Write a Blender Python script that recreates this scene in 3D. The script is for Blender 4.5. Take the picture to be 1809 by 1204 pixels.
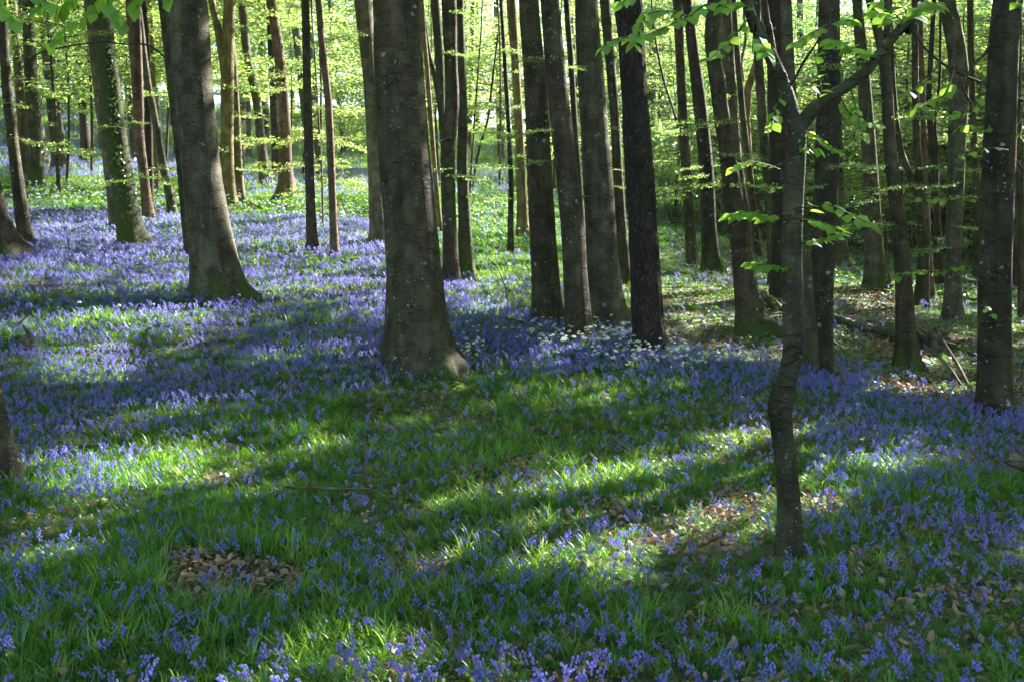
import bpy, math, random
import numpy as np
from mathutils import Vector

random.seed(7)
RNG = np.random.default_rng(7)
R_ = math.radians
for o_ in list(bpy.data.objects):
    bpy.data.objects.remove(o_)
scene = bpy.context.scene
COL = scene.collection

# ------------------------------------------------------------------ camera, sky, sun, exposure
PITCH, FPX, EYE = R_(5.5), 1910.0, 1.7
SUN_AZ, SUN_EL = R_(46), R_(34)
cam_d = bpy.data.cameras.new('camera')
cam_d.sensor_width = 36
cam_d.lens = 36 * FPX / 1809
cam_d.clip_start, cam_d.clip_end = 0.1, 3000
cam = bpy.data.objects.new('camera', cam_d)
COL.objects.link(cam)
cam.location = (0, 0, EYE)
cam.rotation_euler = (math.pi / 2 - PITCH, 0, 0)
scene.camera = cam

world = bpy.data.worlds.new('World')
scene.world = world
world.use_nodes = True
wn = world.node_tree
sky = wn.nodes.new('ShaderNodeTexSky')
sky.sky_type = 'NISHITA'
sky.sun_disc = False
sky.sun_elevation = SUN_EL
sky.sun_rotation = SUN_AZ
wn.links.new(sky.outputs[0], wn.nodes['Background'].inputs[0])
wn.nodes['Background'].inputs[1].default_value = 0.072

SUNV = np.array([math.cos(SUN_EL) * math.sin(SUN_AZ), math.cos(SUN_EL) * math.cos(SUN_AZ), math.sin(SUN_EL)])
sun_d = bpy.data.lights.new('sun', 'SUN')
sun_d.energy = 5.0
sun_d.angle = R_(0.55)
sun_d.color = (1.0, 0.95, 0.86)
sun = bpy.data.objects.new('sun', sun_d)
COL.objects.link(sun)
sun.rotation_euler = Vector(SUNV).to_track_quat('Z', 'Y').to_euler()
sun.location = (40, 40, 60)

vs = scene.view_settings
vs.view_transform = 'Standard'
vs.look = 'None'
vs.gamma = 1
vs.use_curve_mapping = False
vs.exposure = 2.82
cy = scene.cycles
cy.max_bounces = 7
cy.diffuse_bounces = 4
cy.glossy_bounces = 2
cy.transmission_bounces = 4
cy.transparent_max_bounces = 4
cy.caustics_reflective = False
cy.caustics_refractive = False
cy.sample_clamp_indirect = 6

# ------------------------------------------------------------------ projection helpers
CP, SP = math.cos(PITCH), math.sin(PITCH)


def ray(px, py):
    a = (px - 904.5) / FPX
    b = (602.0 - py) / FPX
    return a, CP + b * SP, -SP + b * CP


def at(px, py, d):
    x, y, z = ray(px, py)
    return np.array([x / y * d, d, EYE + z / y * d])


def to_px(P):
    P = np.asarray(P, float)
    x, y, z = P[..., 0], P[..., 1], P[..., 2] - EYE
    f = y * CP - z * SP
    u = y * SP + z * CP
    f = np.where(f > 0.3, f, 0.3)
    return 904.5 + FPX * x / f, 602.0 - FPX * u / f, f


# ------------------------------------------------------------------ terrain: a smooth sheet through known points
CTRL = [(0, 1204, 4.0), (904, 1204, 4.0), (1809, 1204, 4.0), (1397, 978, 5.75), (20, 845, 7.3), (300, 1000, 5.4), (900, 950, 5.9),
        (745, 655, 12), (395, 530, 15), (12, 452, 16), (235, 440, 19), (50, 437, 18.5), (670, 437, 20.5), (552, 443, 20),
        (797, 497, 17.5), (903, 450, 21), (924, 425, 24), (967, 575, 14.3), (1022, 605, 13.3), (1068, 580, 14.4), (1148, 628, 12.6),
        (1103, 500, 18.5), (1223, 470, 23), (1257, 482, 21.5), (1325, 592, 14.3), (1437, 657, 11.9), (1602, 650, 13.3),
        (1548, 512, 21.5), (1683, 567, 17.5), (1626, 545, 19.5), (1760, 730, 10.2), (1487, 470, 27), (508, 354, 27), (66, 337, 29),
        (106, 307, 37), (153, 293, 44), (409, 365, 26), (470, 328, 32), (900, 340, 35), (1330, 445, 27), (100, 262, 58),
        (450, 300, 50), (900, 305, 50), (1200, 400, 36), (1500, 440, 36), (1790, 470, 32), (1750, 440, 48), (1250, 350, 60), (1700, 400, 75)]
cp = np.array([at(*c) for c in CTRL])
extra = np.array([[-6, -4, 0.0], [6, -4, -.05], [0, 0, 0.0], [-22, 10, 1.6], [22, 10, -.5], [-40, 40, 6.5], [40, 30, 0.8], [45, 60, 2.4],
                  [-45, 85, 12.5], [0, 85, 9.5], [50, 90, 6.0], [0, 120, 13.0], [-20, 0, .5], [18, 0, -.4]])
cp = np.vstack([cp, extra])


def _phi(r2):
    return 0.5 * r2 * np.log(r2 + 1e-9)


_n = len(cp)
_S = 20.0
_xy = cp[:, :2] / _S
_K = _phi(((_xy[:, None] - _xy[None]) ** 2).sum(-1)) + np.eye(_n) * 0.004
_Pm = np.hstack([np.ones((_n, 1)), _xy])
_A = np.zeros((_n + 3, _n + 3))
_A[:_n, :_n] = _K
_A[:_n, _n:] = _Pm
_A[_n:, :_n] = _Pm.T
_w = np.linalg.solve(_A, np.concatenate([cp[:, 2], np.zeros(3)]))
GX = np.arange(-60, 70.1, 0.5)
GY = np.arange(-8, 120.1, 0.5)
_gx, _gy = np.meshgrid(GX, GY)
_q = np.stack([_gx.ravel(), _gy.ravel()], 1) / _S
GZ = (np.hstack([_phi(((_q[:, None] - _xy[None]) ** 2).sum(-1)), np.ones((len(_q), 1)), _q]) @ _w).reshape(_gx.shape)


def terrain(x, y):
    x = np.asarray(x, float)
    y = np.asarray(y, float)
    cx = np.clip(x, GX[0], GX[-1] - .01)
    cy_ = np.clip(y, GY[0], GY[-1] - .01)
    fx = (cx - GX[0]) / .5
    fy = (cy_ - GY[0]) / .5
    i = fx.astype(int)
    j = fy.astype(int)
    fx -= i
    fy -= j
    z = (GZ[j, i] * (1 - fx) + GZ[j, i + 1] * fx) * (1 - fy) + (GZ[j + 1, i] * (1 - fx) + GZ[j + 1, i + 1] * fx) * fy
    m = .030 * np.sin(1.7 * x + .6 * y + 1) * np.cos(1.3 * y - .4 * x) + .016 * np.sin(4.1 * x - 2.2 * y) * np.sin(3.3 * y + 1.1 * x + 2) \
        + .008 * np.sin(9.7 * x + 3.1 * y) * np.cos(8.3 * y - 2.9 * x)
    return z + m


def ground_hit(px, py, guess=None):
    """distance at which the sight line through a point of the picture meets the ground"""
    d = np.arange(3.0, 95, .05)
    x, y, z = ray(px, py)
    gap = EYE + z / y * d - terrain(x / y * d, d)
    s = np.where((gap[:-1] > 0) & (gap[1:] <= 0))[0]
    if len(s) == 0:
        return guess or float(d[np.argmin(np.abs(gap))])
    c = d[s]
    if guess is None:
        return float(c[0])
    return float(c[np.argmin(np.abs(c - guess))])


def shadow_of(P):
    """where the sun throws the shadow of P on the ground"""
    G = np.array(P, float)
    t = (P[:, 2] - terrain(P[:, 0], P[:, 1])) / SUNV[2]
    for _ in range(5):
        G = P - t[:, None] * SUNV
        t = t + (G[:, 2] - terrain(G[:, 0], G[:, 1])) / SUNV[2] * .9
    return P - t[:, None] * SUNV


def vnoise(x, y, s, seed):
    """smooth value noise 0..1"""
    rg = np.random.default_rng(seed)
    g = rg.random((256, 256))
    u, v = x / s + 1000, y / s + 1000
    i, j = np.floor(u).astype(int), np.floor(v).astype(int)
    fu, fv = u - i, v - j
    fu, fv = fu * fu * (3 - 2 * fu), fv * fv * (3 - 2 * fv)
    i, j = i % 255, j % 255
    return (g[j, i] * (1 - fu) + g[j, i + 1] * fu) * (1 - fv) + (g[j + 1, i] * (1 - fu) + g[j + 1, i + 1] * fu) * fv


# gaps in the canopy, listed by the sun flecks they let through (x, y, rx, ry, strength)
FLECKS = [(190, 400, 210, 38, 1), (60, 350, 120, 22, .8), (300, 365, 120, 25, .85), (460, 385, 160, 50, .95), (540, 345, 180, 26, .95), (630, 400, 110, 34, .9),
          (250, 470, 200, 22, .55), (120, 495, 150, 25, .45), (440, 512, 160, 26, .95), (620, 520, 130, 26, .95), (830, 527, 70, 30, .9), (60, 560, 90, 30, .35),
          (250, 590, 120, 18, .25), (590, 640, 90, 30, .65), (470, 640, 60, 18, .4), (885, 390, 75, 46, 1), (1000, 410, 45, 60, .8), (1085, 400, 30, 50, .8),
          (1200, 440, 80, 18, .45), (150, 850, 190, 60, .85), (420, 850, 110, 36, .85), (560, 800, 70, 20, .6), (60, 960, 130, 70, .85), (300, 905, 120, 30, .5), (1450, 1000, 60, 20, .35), (1700, 960, 70, 20, .4), (800, 1090, 60, 20, .3), (500, 1120, 50, 18, .3), (200, 560, 230, 55, .60), (130, 660, 160, 34, .50), (230, 318, 170, 16, .8), (60, 290, 120, 14, .5), (700, 345, 120, 20, .85), (1320, 625, 110, 16, .75), (1580, 690, 120, 14, .8),
          (1740, 760, 80, 14, .6), (1150, 745, 80, 14, .35), (1560, 512, 70, 12, .8), (1700, 610, 70, 14, .7), (1640, 1080, 75, 35, .85), (1560, 1100, 40, 20, .6), (1200, 1010, 40, 18, .3),
          (1000, 960, 60, 16, .15), (720, 1000, 60, 14, .35), (950, 690, 60, 16, .25), (1240, 780, 60, 24, .15), (900, 790, 50, 14, .15), (1420, 560, 40, 12, .5),
          (1290, 520, 110, 18, .6), (1240, 565, 60, 14, .55), (1500, 590, 60, 12, .5), (1650, 640, 80, 14, .7), (1700, 690, 70, 12, .8), (1420, 600, 50, 10, .5), (1600, 545, 60, 12, .6), (1480, 1120, 30, 14, .4), (330, 1010, 80, 20, .3), (1060, 850, 40, 14, .25), (1350, 860, 60, 24, .15), (1300, 720, 60, 14, .3), (1790, 590, 40, 30, .4)]
FL = np.array(FLECKS, float)


def lit(px, py):
    v = np.zeros_like(px)
    for cx, cy_, rx, ry, s in FL:
        q = ((px - cx) / rx) ** 2 + ((py - cy_) / ry) ** 2
        v = np.maximum(v, s * np.clip(1.45 - q, 0, 1))
    return v


GAPS = [(at(1450, 230, 5.4), .9, .10), (at(1300, 380, 5.5), .5, .15), (at(1690, 180, 9.6), 1.1, .08), (at(1650, 470, 9.6), 1.0, .1), (at(1130, 50, 4.8), .5, .15)]  # openings cut in the canopy so sun reaches the near leaves


def slope_zone(px, py):
    return (px > 1150) & (py < 620 + (px - 1150) * .16) & (py > 380)


def keep_mask(P, rnd):
    """which canopy leaves stay: gaps over the sun flecks and over the sunlit stand behind"""
    G = shadow_of(P)
    px, py, f = to_px(G)
    l = lit(px, py)
    infr = (px > -150) & (px < 1950) & (G[:, 1] > 3) & (G[:, 1] < 75)
    far_l = (G[:, 1] > 22) & (px < 1250)
    far_r = (G[:, 1] > 24) & (px >= 1250)
    keep = np.where(infr, 1 - np.minimum(1, l * np.where(G[:, 1] > 10, 1.9, 1.15)), .55)
    near_ = infr & (G[:, 1] < 11.5)
    keep = np.where(near_, keep * (.38 + .38 * vnoise(G[:, 0], G[:, 1], .8, 77)), keep)
    keep = np.where(infr & ~near_, keep * np.where(slope_zone(px, py), .55, .85), keep)
    keep = np.where(far_l, np.minimum(keep, .05), keep)
    keep = np.where(far_r, np.minimum(keep, .50), keep)
    # sunlight on the foliage layer 3 to 7 m above the ground behind
    for h in (3.0, 6.0):
        Q = P - SUNV * ((P[:, 2] - G[:, 2] - h) / SUNV[2])[:, None]
        qx, qy, _ = to_px(Q)
        hit = (Q[:, 1] > 17) & (Q[:, 1] < 60) & (qx > -100) & (qy < 420)
        keep = np.where(hit & (qx < 1180), np.minimum(keep, .22), keep)
        keep = np.where(hit & (qx >= 1180) & (qx < 1950), np.minimum(keep, .42), keep)
    for c, rad, k in GAPS:
        v = P - c
        t = v @ SUNV
        dist = np.linalg.norm(v - t[:, None] * SUNV, axis=1)
        keep = np.where((t > 0) & (dist < rad), np.minimum(keep, k), keep)
    return rnd < keep


# ------------------------------------------------------------------ materials
def nodes_of(name):
    m = bpy.data.materials.new(name)
    m.use_nodes = True
    nt = m.node_tree
    for n in list(nt.nodes):
        nt.nodes.remove(n)
    return m, nt, nt.nodes, nt.links


def N(nt, kind, **kw):
    n = nt.nodes.new('ShaderNode' + kind)
    for k, v in kw.items():
        if k == 'ins':
            for a, b in v.items():
                n.inputs[a].default_value = b
        else:
            setattr(n, k, v)
    return n


def ramp(nt, stops):
    r = nt.nodes.new('ShaderNodeValToRGB')
    e = r.color_ramp.elements
    while len(e) < len(stops):
        e.new(.5)
    for i, (p, c) in enumerate(stops):
        e[i].position = p
        e[i].color = tuple(c) + (1,) if len(c) == 3 else c
    return r


def rgb(*c):
    return tuple(c) + (1,)


def leaf_mat(name, dif, trans, tfac=.5, gloss=.06, rough=.4, per_instance=False, var=.35):
    m, nt, ns, L = nodes_of(name)
    out = N(nt, 'OutputMaterial')
    if per_instance:
        src = N(nt, 'ObjectInfo').outputs['Random']
    else:
        src = N(nt, 'NewGeometry').outputs['Random Per Island']
    hs1 = N(nt, 'HueSaturation', ins={'Color': rgb(*dif)})
    hs2 = N(nt, 'HueSaturation', ins={'Color': rgb(*trans)})
    mv = N(nt, 'MapRange', ins={'To Min': 1 - var, 'To Max': 1 + var})
    mh = N(nt, 'MapRange', ins={'To Min': .485, 'To Max': .515})
    wn_ = N(nt, 'TexWhiteNoise', noise_dimensions='1D')
    L.new(src, wn_.inputs['W'])
    L.new(src, mv.inputs['Value'])
    L.new(wn_.outputs['Value'], mh.inputs['Value'])
    for h in (hs1, hs2):
        L.new(mv.outputs[0], h.inputs['Value'])
        L.new(mh.outputs[0], h.inputs['Hue'])
    d = N(nt, 'BsdfDiffuse')
    t = N(nt, 'BsdfTranslucent')
    L.new(hs1.outputs[0], d.inputs[0])
    L.new(hs2.outputs[0], t.inputs[0])
    mx = N(nt, 'MixShader', ins={0: tfac})
    L.new(d.outputs[0], mx.inputs[1])
    L.new(t.outputs[0], mx.inputs[2])
    g = N(nt, 'BsdfGlossy', ins={'Roughness': rough, 'Color': rgb(.9, .95, 1)})
    mg = N(nt, 'MixShader', ins={0: gloss})
    L.new(mx.outputs[0], mg.inputs[1])
    L.new(g.outputs[0], mg.inputs[2])
    L.new(mg.outputs[0], out.inputs[0])
    return m


def bark_mat(name, ca, cb, lichen=.5, moss=(.06, .095, .015), bands=.5, furrow=False, lich_col=(.26, .31, .25)):
    m, nt, ns, L = nodes_of(name)
    out = N(nt, 'OutputMaterial')
    b = N(nt, 'BsdfPrincipled', ins={'Roughness': .82})
    b.inputs['Specular IOR Level'].default_value = .25
    tc = N(nt, 'TexCoord')
    oi = N(nt, 'ObjectInfo')
    add = N(nt, 'VectorMath', operation='ADD')
    mul = N(nt, 'VectorMath', operation='SCALE', ins={'Scale': 37.0})
    L.new(tc.outputs['Object'], add.inputs[0])
    cmb = N(nt, 'CombineXYZ')
    L.new(oi.outputs['Random'], cmb.inputs[0])
    L.new(oi.outputs['Random'], cmb.inputs[2])
    L.new(cmb.outputs[0], mul.inputs[0])
    L.new(mul.outputs[0], add.inputs[1])
    V0 = add.outputs[0]
    wrp = N(nt, 'TexNoise', ins={'Scale': 3.0, 'Detail': 2.0})
    L.new(V0, wrp.inputs['Vector'])
    wv = N(nt, 'VectorMath', operation='MULTIPLY_ADD')
    L.new(wrp.outputs['Color'], wv.inputs[0])
    wv.inputs[1].default_value = (.14, .14, .16)
    L.new(V0, wv.inputs[2])
    V = wv.outputs[0]
    n1 = N(nt, 'TexNoise', ins={'Scale': 2.2, 'Detail': 6.0, 'Roughness': .62})
    mp0 = N(nt, 'Mapping')
    mp0.inputs['Scale'].default_value = (2.2, 2.2, .5)
    L.new(V, mp0.inputs[0])
    L.new(mp0.outputs[0], n1.inputs['Vector'])
    r1 = ramp(nt, [(.30, ca), (.70, cb)])
    L.new(n1.outputs[0], r1.inputs[0])
    # fine horizontal grain and rings
    mp = N(nt, 'Mapping')
    mp.inputs['Scale'].default_value = (5.0, 5.0, 46.0) if not furrow else (22.0, 22.0, 3.2)
    L.new(V, mp.inputs[0])
    n2 = N(nt, 'TexNoise', ins={'Scale': 1.0, 'Detail': 5.0, 'Roughness': .65})
    L.new(mp.outputs[0], n2.inputs['Vector'])
    mr = N(nt, 'MapRange', ins={'From Min': .3, 'From Max': .7, 'To Min': 1 - bands * .24, 'To Max': 1 + bands * .18})
    L.new(n2.outputs[0], mr.inputs['Value'])
    mulc = N(nt, 'MixRGB', blend_type='MULTIPLY', ins={'Fac': 1.0})
    L.new(r1.outputs[0], mulc.inputs[1])
    L.new(mr.outputs[0], mulc.inputs[2])
    col = mulc.outputs[0]
    # sparse dark creases that ring the stem
    mpc = N(nt, 'Mapping')
    mpc.inputs['Scale'].default_value = (1.0, 1.0, 4.2)
    L.new(V, mpc.inputs[0])
    nc = N(nt, 'TexNoise', ins={'Scale': 1.6, 'Detail': 3.0})
    L.new(mpc.outputs[0], nc.inputs['Vector'])
    crs = ramp(nt, [(.470, (1, 1, 1)), (.497, (.25, .23, .21)), (.508, (1.35, 1.3, 1.2)), (.535, (1, 1, 1))])
    L.new(nc.outputs[0], crs.inputs[0])
    cmask = N(nt, 'TexNoise', ins={'Scale': 4.5, 'Detail': 1.0})
    L.new(V, cmask.inputs['Vector'])
    cmr = N(nt, 'MapRange', ins={'From Min': .44, 'From Max': .56, 'To Min': 0.0, 'To Max': 0.0 if furrow else .9})
    L.new(cmask.outputs[0], cmr.inputs['Value'])
    mcr = N(nt, 'MixRGB', blend_type='MULTIPLY')
    L.new(cmr.outputs[0], mcr.inputs['Fac'])
    L.new(col, mcr.inputs[1])
    L.new(crs.outputs[0], mcr.inputs[2])
    col = mcr.outputs[0]
    nsp = N(nt, 'TexNoise', ins={'Scale': 42.0, 'Detail': 4.0, 'Roughness': .75})
    L.new(V, nsp.inputs['Vector'])
    rsp = ramp(nt, [(.40, (.62, .60, .58)), (.50, (1, 1, 1)), (.66, (1.35, 1.32, 1.25))])
    L.new(nsp.outputs[0], rsp.inputs[0])
    msp = N(nt, 'MixRGB', blend_type='MULTIPLY', ins={'Fac': .5})
    L.new(col, msp.inputs[1])
    L.new(rsp.outputs[0], msp.inputs[2])
    col = msp.outputs[0]
    # vertical streaks where rain runs down
    mpv = N(nt, 'Mapping')
    mpv.inputs['Scale'].default_value = (9.0, 9.0, .45)
    L.new(V, mpv.inputs[0])
    nv = N(nt, 'TexNoise', ins={'Scale': 1.0, 'Detail': 4.0, 'Roughness': .6})
    L.new(mpv.outputs[0], nv.inputs['Vector'])
    rv = ramp(nt, [(.36, (.50, .52, .46)), (.52, (1, 1, 1)), (.70, (1.25, 1.22, 1.15))])
    L.new(nv.outputs[0], rv.inputs[0])
    mv_ = N(nt, 'MixRGB', blend_type='MULTIPLY', ins={'Fac': .75})
    L.new(col, mv_.inputs[1])
    L.new(rv.outputs[0], mv_.inputs[2])
    col = mv_.outputs[0]
    if furrow:
        vf = N(nt, 'Mapping')
        vf.inputs['Scale'].default_value = (21.0, 21.0, 8.5)
        L.new(V, vf.inputs[0])
        vv = N(nt, 'TexVoronoi', feature='DISTANCE_TO_EDGE', ins={'Scale': 1.0, 'Randomness': 1.0})
        L.new(vf.outputs[0], vv.inputs['Vector'])
        rf = ramp(nt, [(.0, (.10, .09, .08)), (.16, (.75, .72, .70)), (.35, (1.5, 1.4, 1.35))])
        L.new(vv.outputs['Distance'], rf.inputs[0])
        mf = N(nt, 'MixRGB', blend_type='MULTIPLY', ins={'Fac': .38})
        L.new(col, mf.inputs[1])
        L.new(rf.outputs[0], mf.inputs[2])
        col = mf.outputs[0]
    # broad stains
    n3 = N(nt, 'TexNoise', ins={'Scale': 5.5, 'Detail': 4.0})
    L.new(V, n3.inputs['Vector'])
    r3 = ramp(nt, [(.42, (.55, .52, .48)), (.60, (1.12, 1.1, 1.08))])
    L.new(n3.outputs[0], r3.inputs[0])
    m3 = N(nt, 'MixRGB', blend_type='MULTIPLY', ins={'Fac': .8})
    L.new(col, m3.inputs[1])
    L.new(r3.outputs[0], m3.inputs[2])
    col = m3.outputs[0]
    # lichen spots, two sizes
    for sc, th, amt in ((9.0, .30, lichen), (26.0, .30, lichen * 1.1), (55.0, .3, lichen * .9)):
        dist = N(nt, 'TexNoise', ins={'Scale': 30.0, 'Detail': 2.0})
        L.new(V, dist.inputs['Vector'])
        va = N(nt, 'VectorMath', operation='MULTIPLY_ADD')
        L.new(dist.outputs['Color'], va.inputs[0])
        va.inputs[1].default_value = (.05, .05, .05)
        L.new(V, va.inputs[2])
        vo = N(nt, 'TexVoronoi', ins={'Scale': sc})
        L.new(va.outputs[0], vo.inputs['Vector'])
        sep = N(nt, 'SeparateColor')
        L.new(vo.outputs['Color'], sep.inputs[0])
        thr = N(nt, 'MapRange', ins={'From Min': 1 - amt * .55, 'From Max': 1.0, 'To Min': 0.0, 'To Max': th})
        L.new(sep.outputs[0], thr.inputs['Value'])
        lt = N(nt, 'Math', operation='SUBTRACT')
        L.new(thr.outputs[0], lt.inputs[0])
        L.new(vo.outputs['Distance'], lt.inputs[1])
        sm = N(nt, 'MapRange', ins={'From Min': 0.0, 'From Max': .05, 'To Min': 0.0, 'To Max': .75})
        L.new(lt.outputs[0], sm.inputs['Value'])
        ml = N(nt, 'MixRGB', ins={'Color2': rgb(*lich_col)})
        cl = N(nt, 'TexNoise', ins={'Scale': 1.1 if sc < 15 else 2.3, 'Detail': 2.0})
        L.new(V, cl.inputs['Vector'])
        clr = N(nt, 'MapRange', ins={'From Min': .44, 'From Max': .54})
        L.new(cl.outputs[0], clr.inputs['Value'])
        clm = N(nt, 'Math', operation='MULTIPLY')
        L.new(sm.outputs[0], clm.inputs[0])
        L.new(clr.outputs[0], clm.inputs[1])
        L.new(clm.outputs[0], ml.inputs['Fac'])
        L.new(col, ml.inputs[1])
        col = ml.outputs[0]
    # moss where the mesh carries it
    at_ = N(nt, 'Attribute', attribute_name='moss')
    nm = N(nt, 'TexNoise', ins={'Scale': 11.0, 'Detail': 6.0, 'Roughness': .7})
    L.new(V, nm.inputs['Vector'])
    mm = N(nt, 'Math', operation='ADD')
    L.new(at_.outputs['Fac'], mm.inputs[0])
    L.new(nm.outputs[0], mm.inputs[1])
    rm = ramp(nt, [(.93, (0, 0, 0)), (1.0, (1, 1, 1))])
    mh = N(nt, 'Math', operation='MULTIPLY', ins={1: .78})
    L.new(mm.outputs[0], mh.inputs[0])
    L.new(mh.outputs[0], rm.inputs[0])
    rm.color_ramp.elements[0].position = .66
    rm.color_ramp.elements[1].position = .80
    nmc = N(nt, 'MixRGB', ins={'Color1': rgb(moss[0] * .45, moss[1] * .5, moss[2] * .5), 'Color2': rgb(*moss)})
    nf = N(nt, 'TexNoise', ins={'Scale': 60.0, 'Detail': 3.0})
    L.new(V, nf.inputs['Vector'])
    L.new(nf.outputs[0], nmc.inputs['Fac'])
    mo = N(nt, 'MixRGB')
    L.new(rm.outputs[0], mo.inputs['Fac'])
    L.new(col, mo.inputs[1])
    L.new(nmc.outputs[0], mo.inputs[2])
    L.new(mo.outputs[0], b.inputs['Base Color'])
    # relief
    bp = N(nt, 'Bump', ins={'Strength': .55 if not furrow else 1.0, 'Distance': .022 if not furrow else .06})
    am = N(nt, 'Math', operation='ADD')
    L.new(n2.outputs[0], am.inputs[0])
    L.new(n3.outputs[0], am.inputs[1])
    am2 = N(nt, 'Math', operation='ADD')
    L.new(am.outputs[0], am2.inputs[0])
    L.new(rm.outputs[0], am2.inputs[1])
    am3 = N(nt, 'Math', operation='ADD')
    L.new(am2.outputs[0], am3.inputs[0])
    L.new(crs.outputs[0], am3.inputs[1])
    am4 = N(nt, 'Math', operation='MULTIPLY_ADD', ins={1: .6})
    L.new(nsp.outputs[0], am4.inputs[0])
    L.new(am3.outputs[0], am4.inputs[2])
    if furrow:
        am5 = N(nt, 'Math', operation='MINIMUM', ins={1: .35})
        L.new(vv.outputs['Distance'], am5.inputs[0])
        am6 = N(nt, 'Math', operation='MULTIPLY_ADD', ins={1: 1.6})
        L.new(am5.outputs[0], am6.inputs[0])
        L.new(n2.outputs[0], am6.inputs[2])
        L.new(am6.outputs[0], bp.inputs['Height'])
    else:
        L.new(am4.outputs[0], bp.inputs['Height'])
    L.new(bp.outputs[0], b.inputs['Normal'])
    L.new(b.outputs[0], out.inputs[0])
    return m


M = {}
M['beech'] = bark_mat('beech_bark', (0.038, 0.032, 0.017), (0.095, 0.082, 0.048), .8)
M['grey'] = bark_mat('grey_beech_bark', (0.052, 0.048, 0.030), (0.126, 0.118, 0.076), .75)
M['pale'] = bark_mat('pale_bark', (0.105, 0.094, 0.056), (0.210, 0.192, 0.119), .5)
M['dark'] = bark_mat('dark_bark', (0.022, 0.019, 0.012), (0.059, 0.051, 0.031), .9)
M['mossy'] = bark_mat('mossy_bark', (0.052, 0.054, 0.032), (0.119, 0.124, 0.072), .3, moss=(.085, .115, .02))
M['red'] = bark_mat('red_brown_bark', (.105, .068, .046), (.22, .15, .10), .35)  # red-brown bark; on two trunks it also stands in for warm bounced light
M['yellow'] = bark_mat('yellow_green_bark', (0.156, 0.126, 0.047), (0.276, 0.225, 0.093), .3, moss=(.10, .13, .02))
M['pine'] = bark_mat('pine_bark', (.018, .015, .012), (.075, .060, .050), .12, bands=1.0, furrow=True)
M['sapling'] = bark_mat('sapling_bark', (0.025, 0.024, 0.013), (0.073, 0.074, 0.042), 1.1, lich_col=(.24, .31, .27))
M['dead'] = bark_mat('dead_wood', (0.063, 0.056, 0.036), (0.168, 0.152, 0.101), .3)
M['twig'] = bark_mat('twig_bark', (0.035, 0.032, 0.022), (0.091, 0.080, 0.054), .2)
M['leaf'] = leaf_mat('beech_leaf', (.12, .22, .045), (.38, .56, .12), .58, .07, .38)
M['leaf_near'] = leaf_mat('near_beech_leaf', (.14, .29, .03), (.42, .72, .07), .62, .03, .45, per_instance=True, var=.3)
M['leaf_shade'] = leaf_mat('leaf_painted_shade', (.045, .135, .03), (.14, .32, .06), .5, .05, .4)  # darker copy of the leaf, shade put into its colour
M['leaf_yellow'] = leaf_mat('yellow_leaf', (.17, .25, .06), (.48, .60, .16), .6, .05, .4)
M['grass'] = leaf_mat('grass_blade', (.045, .155, .016), (.17, .42, .030), .45, .045, .36, per_instance=True, var=.4)
M['grass_light'] = leaf_mat('light_grass_blade', (.095, .20, .022), (.32, .52, .045), .45, .04, .38, per_instance=True, var=.4)
M['herb'] = leaf_mat('herb_leaf', (.06, .16, .03), (.15, .33, .04), .45, .06, .35, per_instance=True)
M['bell'] = leaf_mat('bluebell_petal', (.165, .165, .52), (.50, .45, .92), .45, .03, .5, per_instance=True, var=.30)
M['bell_stem'] = leaf_mat('bluebell_stem', (.06, .13, .05), (.10, .18, .05), .2, .05, .4, per_instance=True)
M['garlic'] = leaf_mat('garlic_petal', (.74, .78, .72), (.70, .75, .65), .35, .02, .5, per_instance=True, var=.1)
M['litter'] = leaf_mat('dry_leaf', (.24, .145, .085), (.22, .10, .04), .2, .05, .45, per_instance=True, var=.6)
M['litter_pale'] = leaf_mat('pale_dry_leaf', (.25, .175, .115), (.24, .14, .08), .2, .06, .4, per_instance=True, var=.4)
M['ivy'] = leaf_mat('ivy_leaf', (.05, .10, .02), (.10, .2, .02), .3, .08, .35)


def ground_mat():
    m, nt, ns, L = nodes_of('woodland_soil')
    out = N(nt, 'OutputMaterial')
    b = N(nt, 'BsdfPrincipled', ins={'Roughness': .9})
    tc = N(nt, 'TexCoord')
    n1 = N(nt, 'TexNoise', ins={'Scale': .55, 'Detail': 7.0, 'Roughness': .65})
    n2 = N(nt, 'TexNoise', ins={'Scale': 16.0, 'Detail': 6.0, 'Roughness': .7})
    vo = N(nt, 'TexVoronoi', ins={'Scale': 18.0})
    for n in (n1, n2, vo):
        L.new(tc.outputs['Object'], n.inputs['Vector'])
    soil = ramp(nt, [(.3, (.035, .024, .015)), (.62, (.11, .07, .042)), (.8, (.19, .13, .085))])
    L.new(n2.outputs[0], soil.inputs[0])
    green = ramp(nt, [(.3, (.014, .036, .008)), (.7, (.05, .095, .022))])
    L.new(n2.outputs[0], green.inputs[0])
    f = ramp(nt, [(.42, (0, 0, 0)), (.55, (1, 1, 1))])
    L.new(n1.outputs[0], f.inputs[0])
    mx = N(nt, 'MixRGB')
    L.new(f.outputs[0], mx.inputs['Fac'])
    L.new(soil.outputs[0], mx.inputs[1])
    L.new(green.outputs[0], mx.inputs[2])
    L.new(mx.outputs[0], b.inputs['Base Color'])
    bp = N(nt, 'Bump', ins={'Strength': .8, 'Distance': .03})
    a = N(nt, 'Math', operation='ADD')
    L.new(n2.outputs[0], a.inputs[0])
    L.new(vo.outputs['Distance'], a.inputs[1])
    L.new(a.outputs[0], bp.inputs['Height'])
    L.new(bp.outputs[0], b.inputs['Normal'])
    L.new(b.outputs[0], out.inputs[0])
    return m


M['ground'] = ground_mat()


# ------------------------------------------------------------------ object helpers
def tag(o, label=None, cat=None, group=None, kind=None):
    if label:
        o['label'] = label
    if cat:
        o['category'] = cat
    if group:
        o['group'] = group
    if kind:
        o['kind'] = kind
    return o


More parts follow.
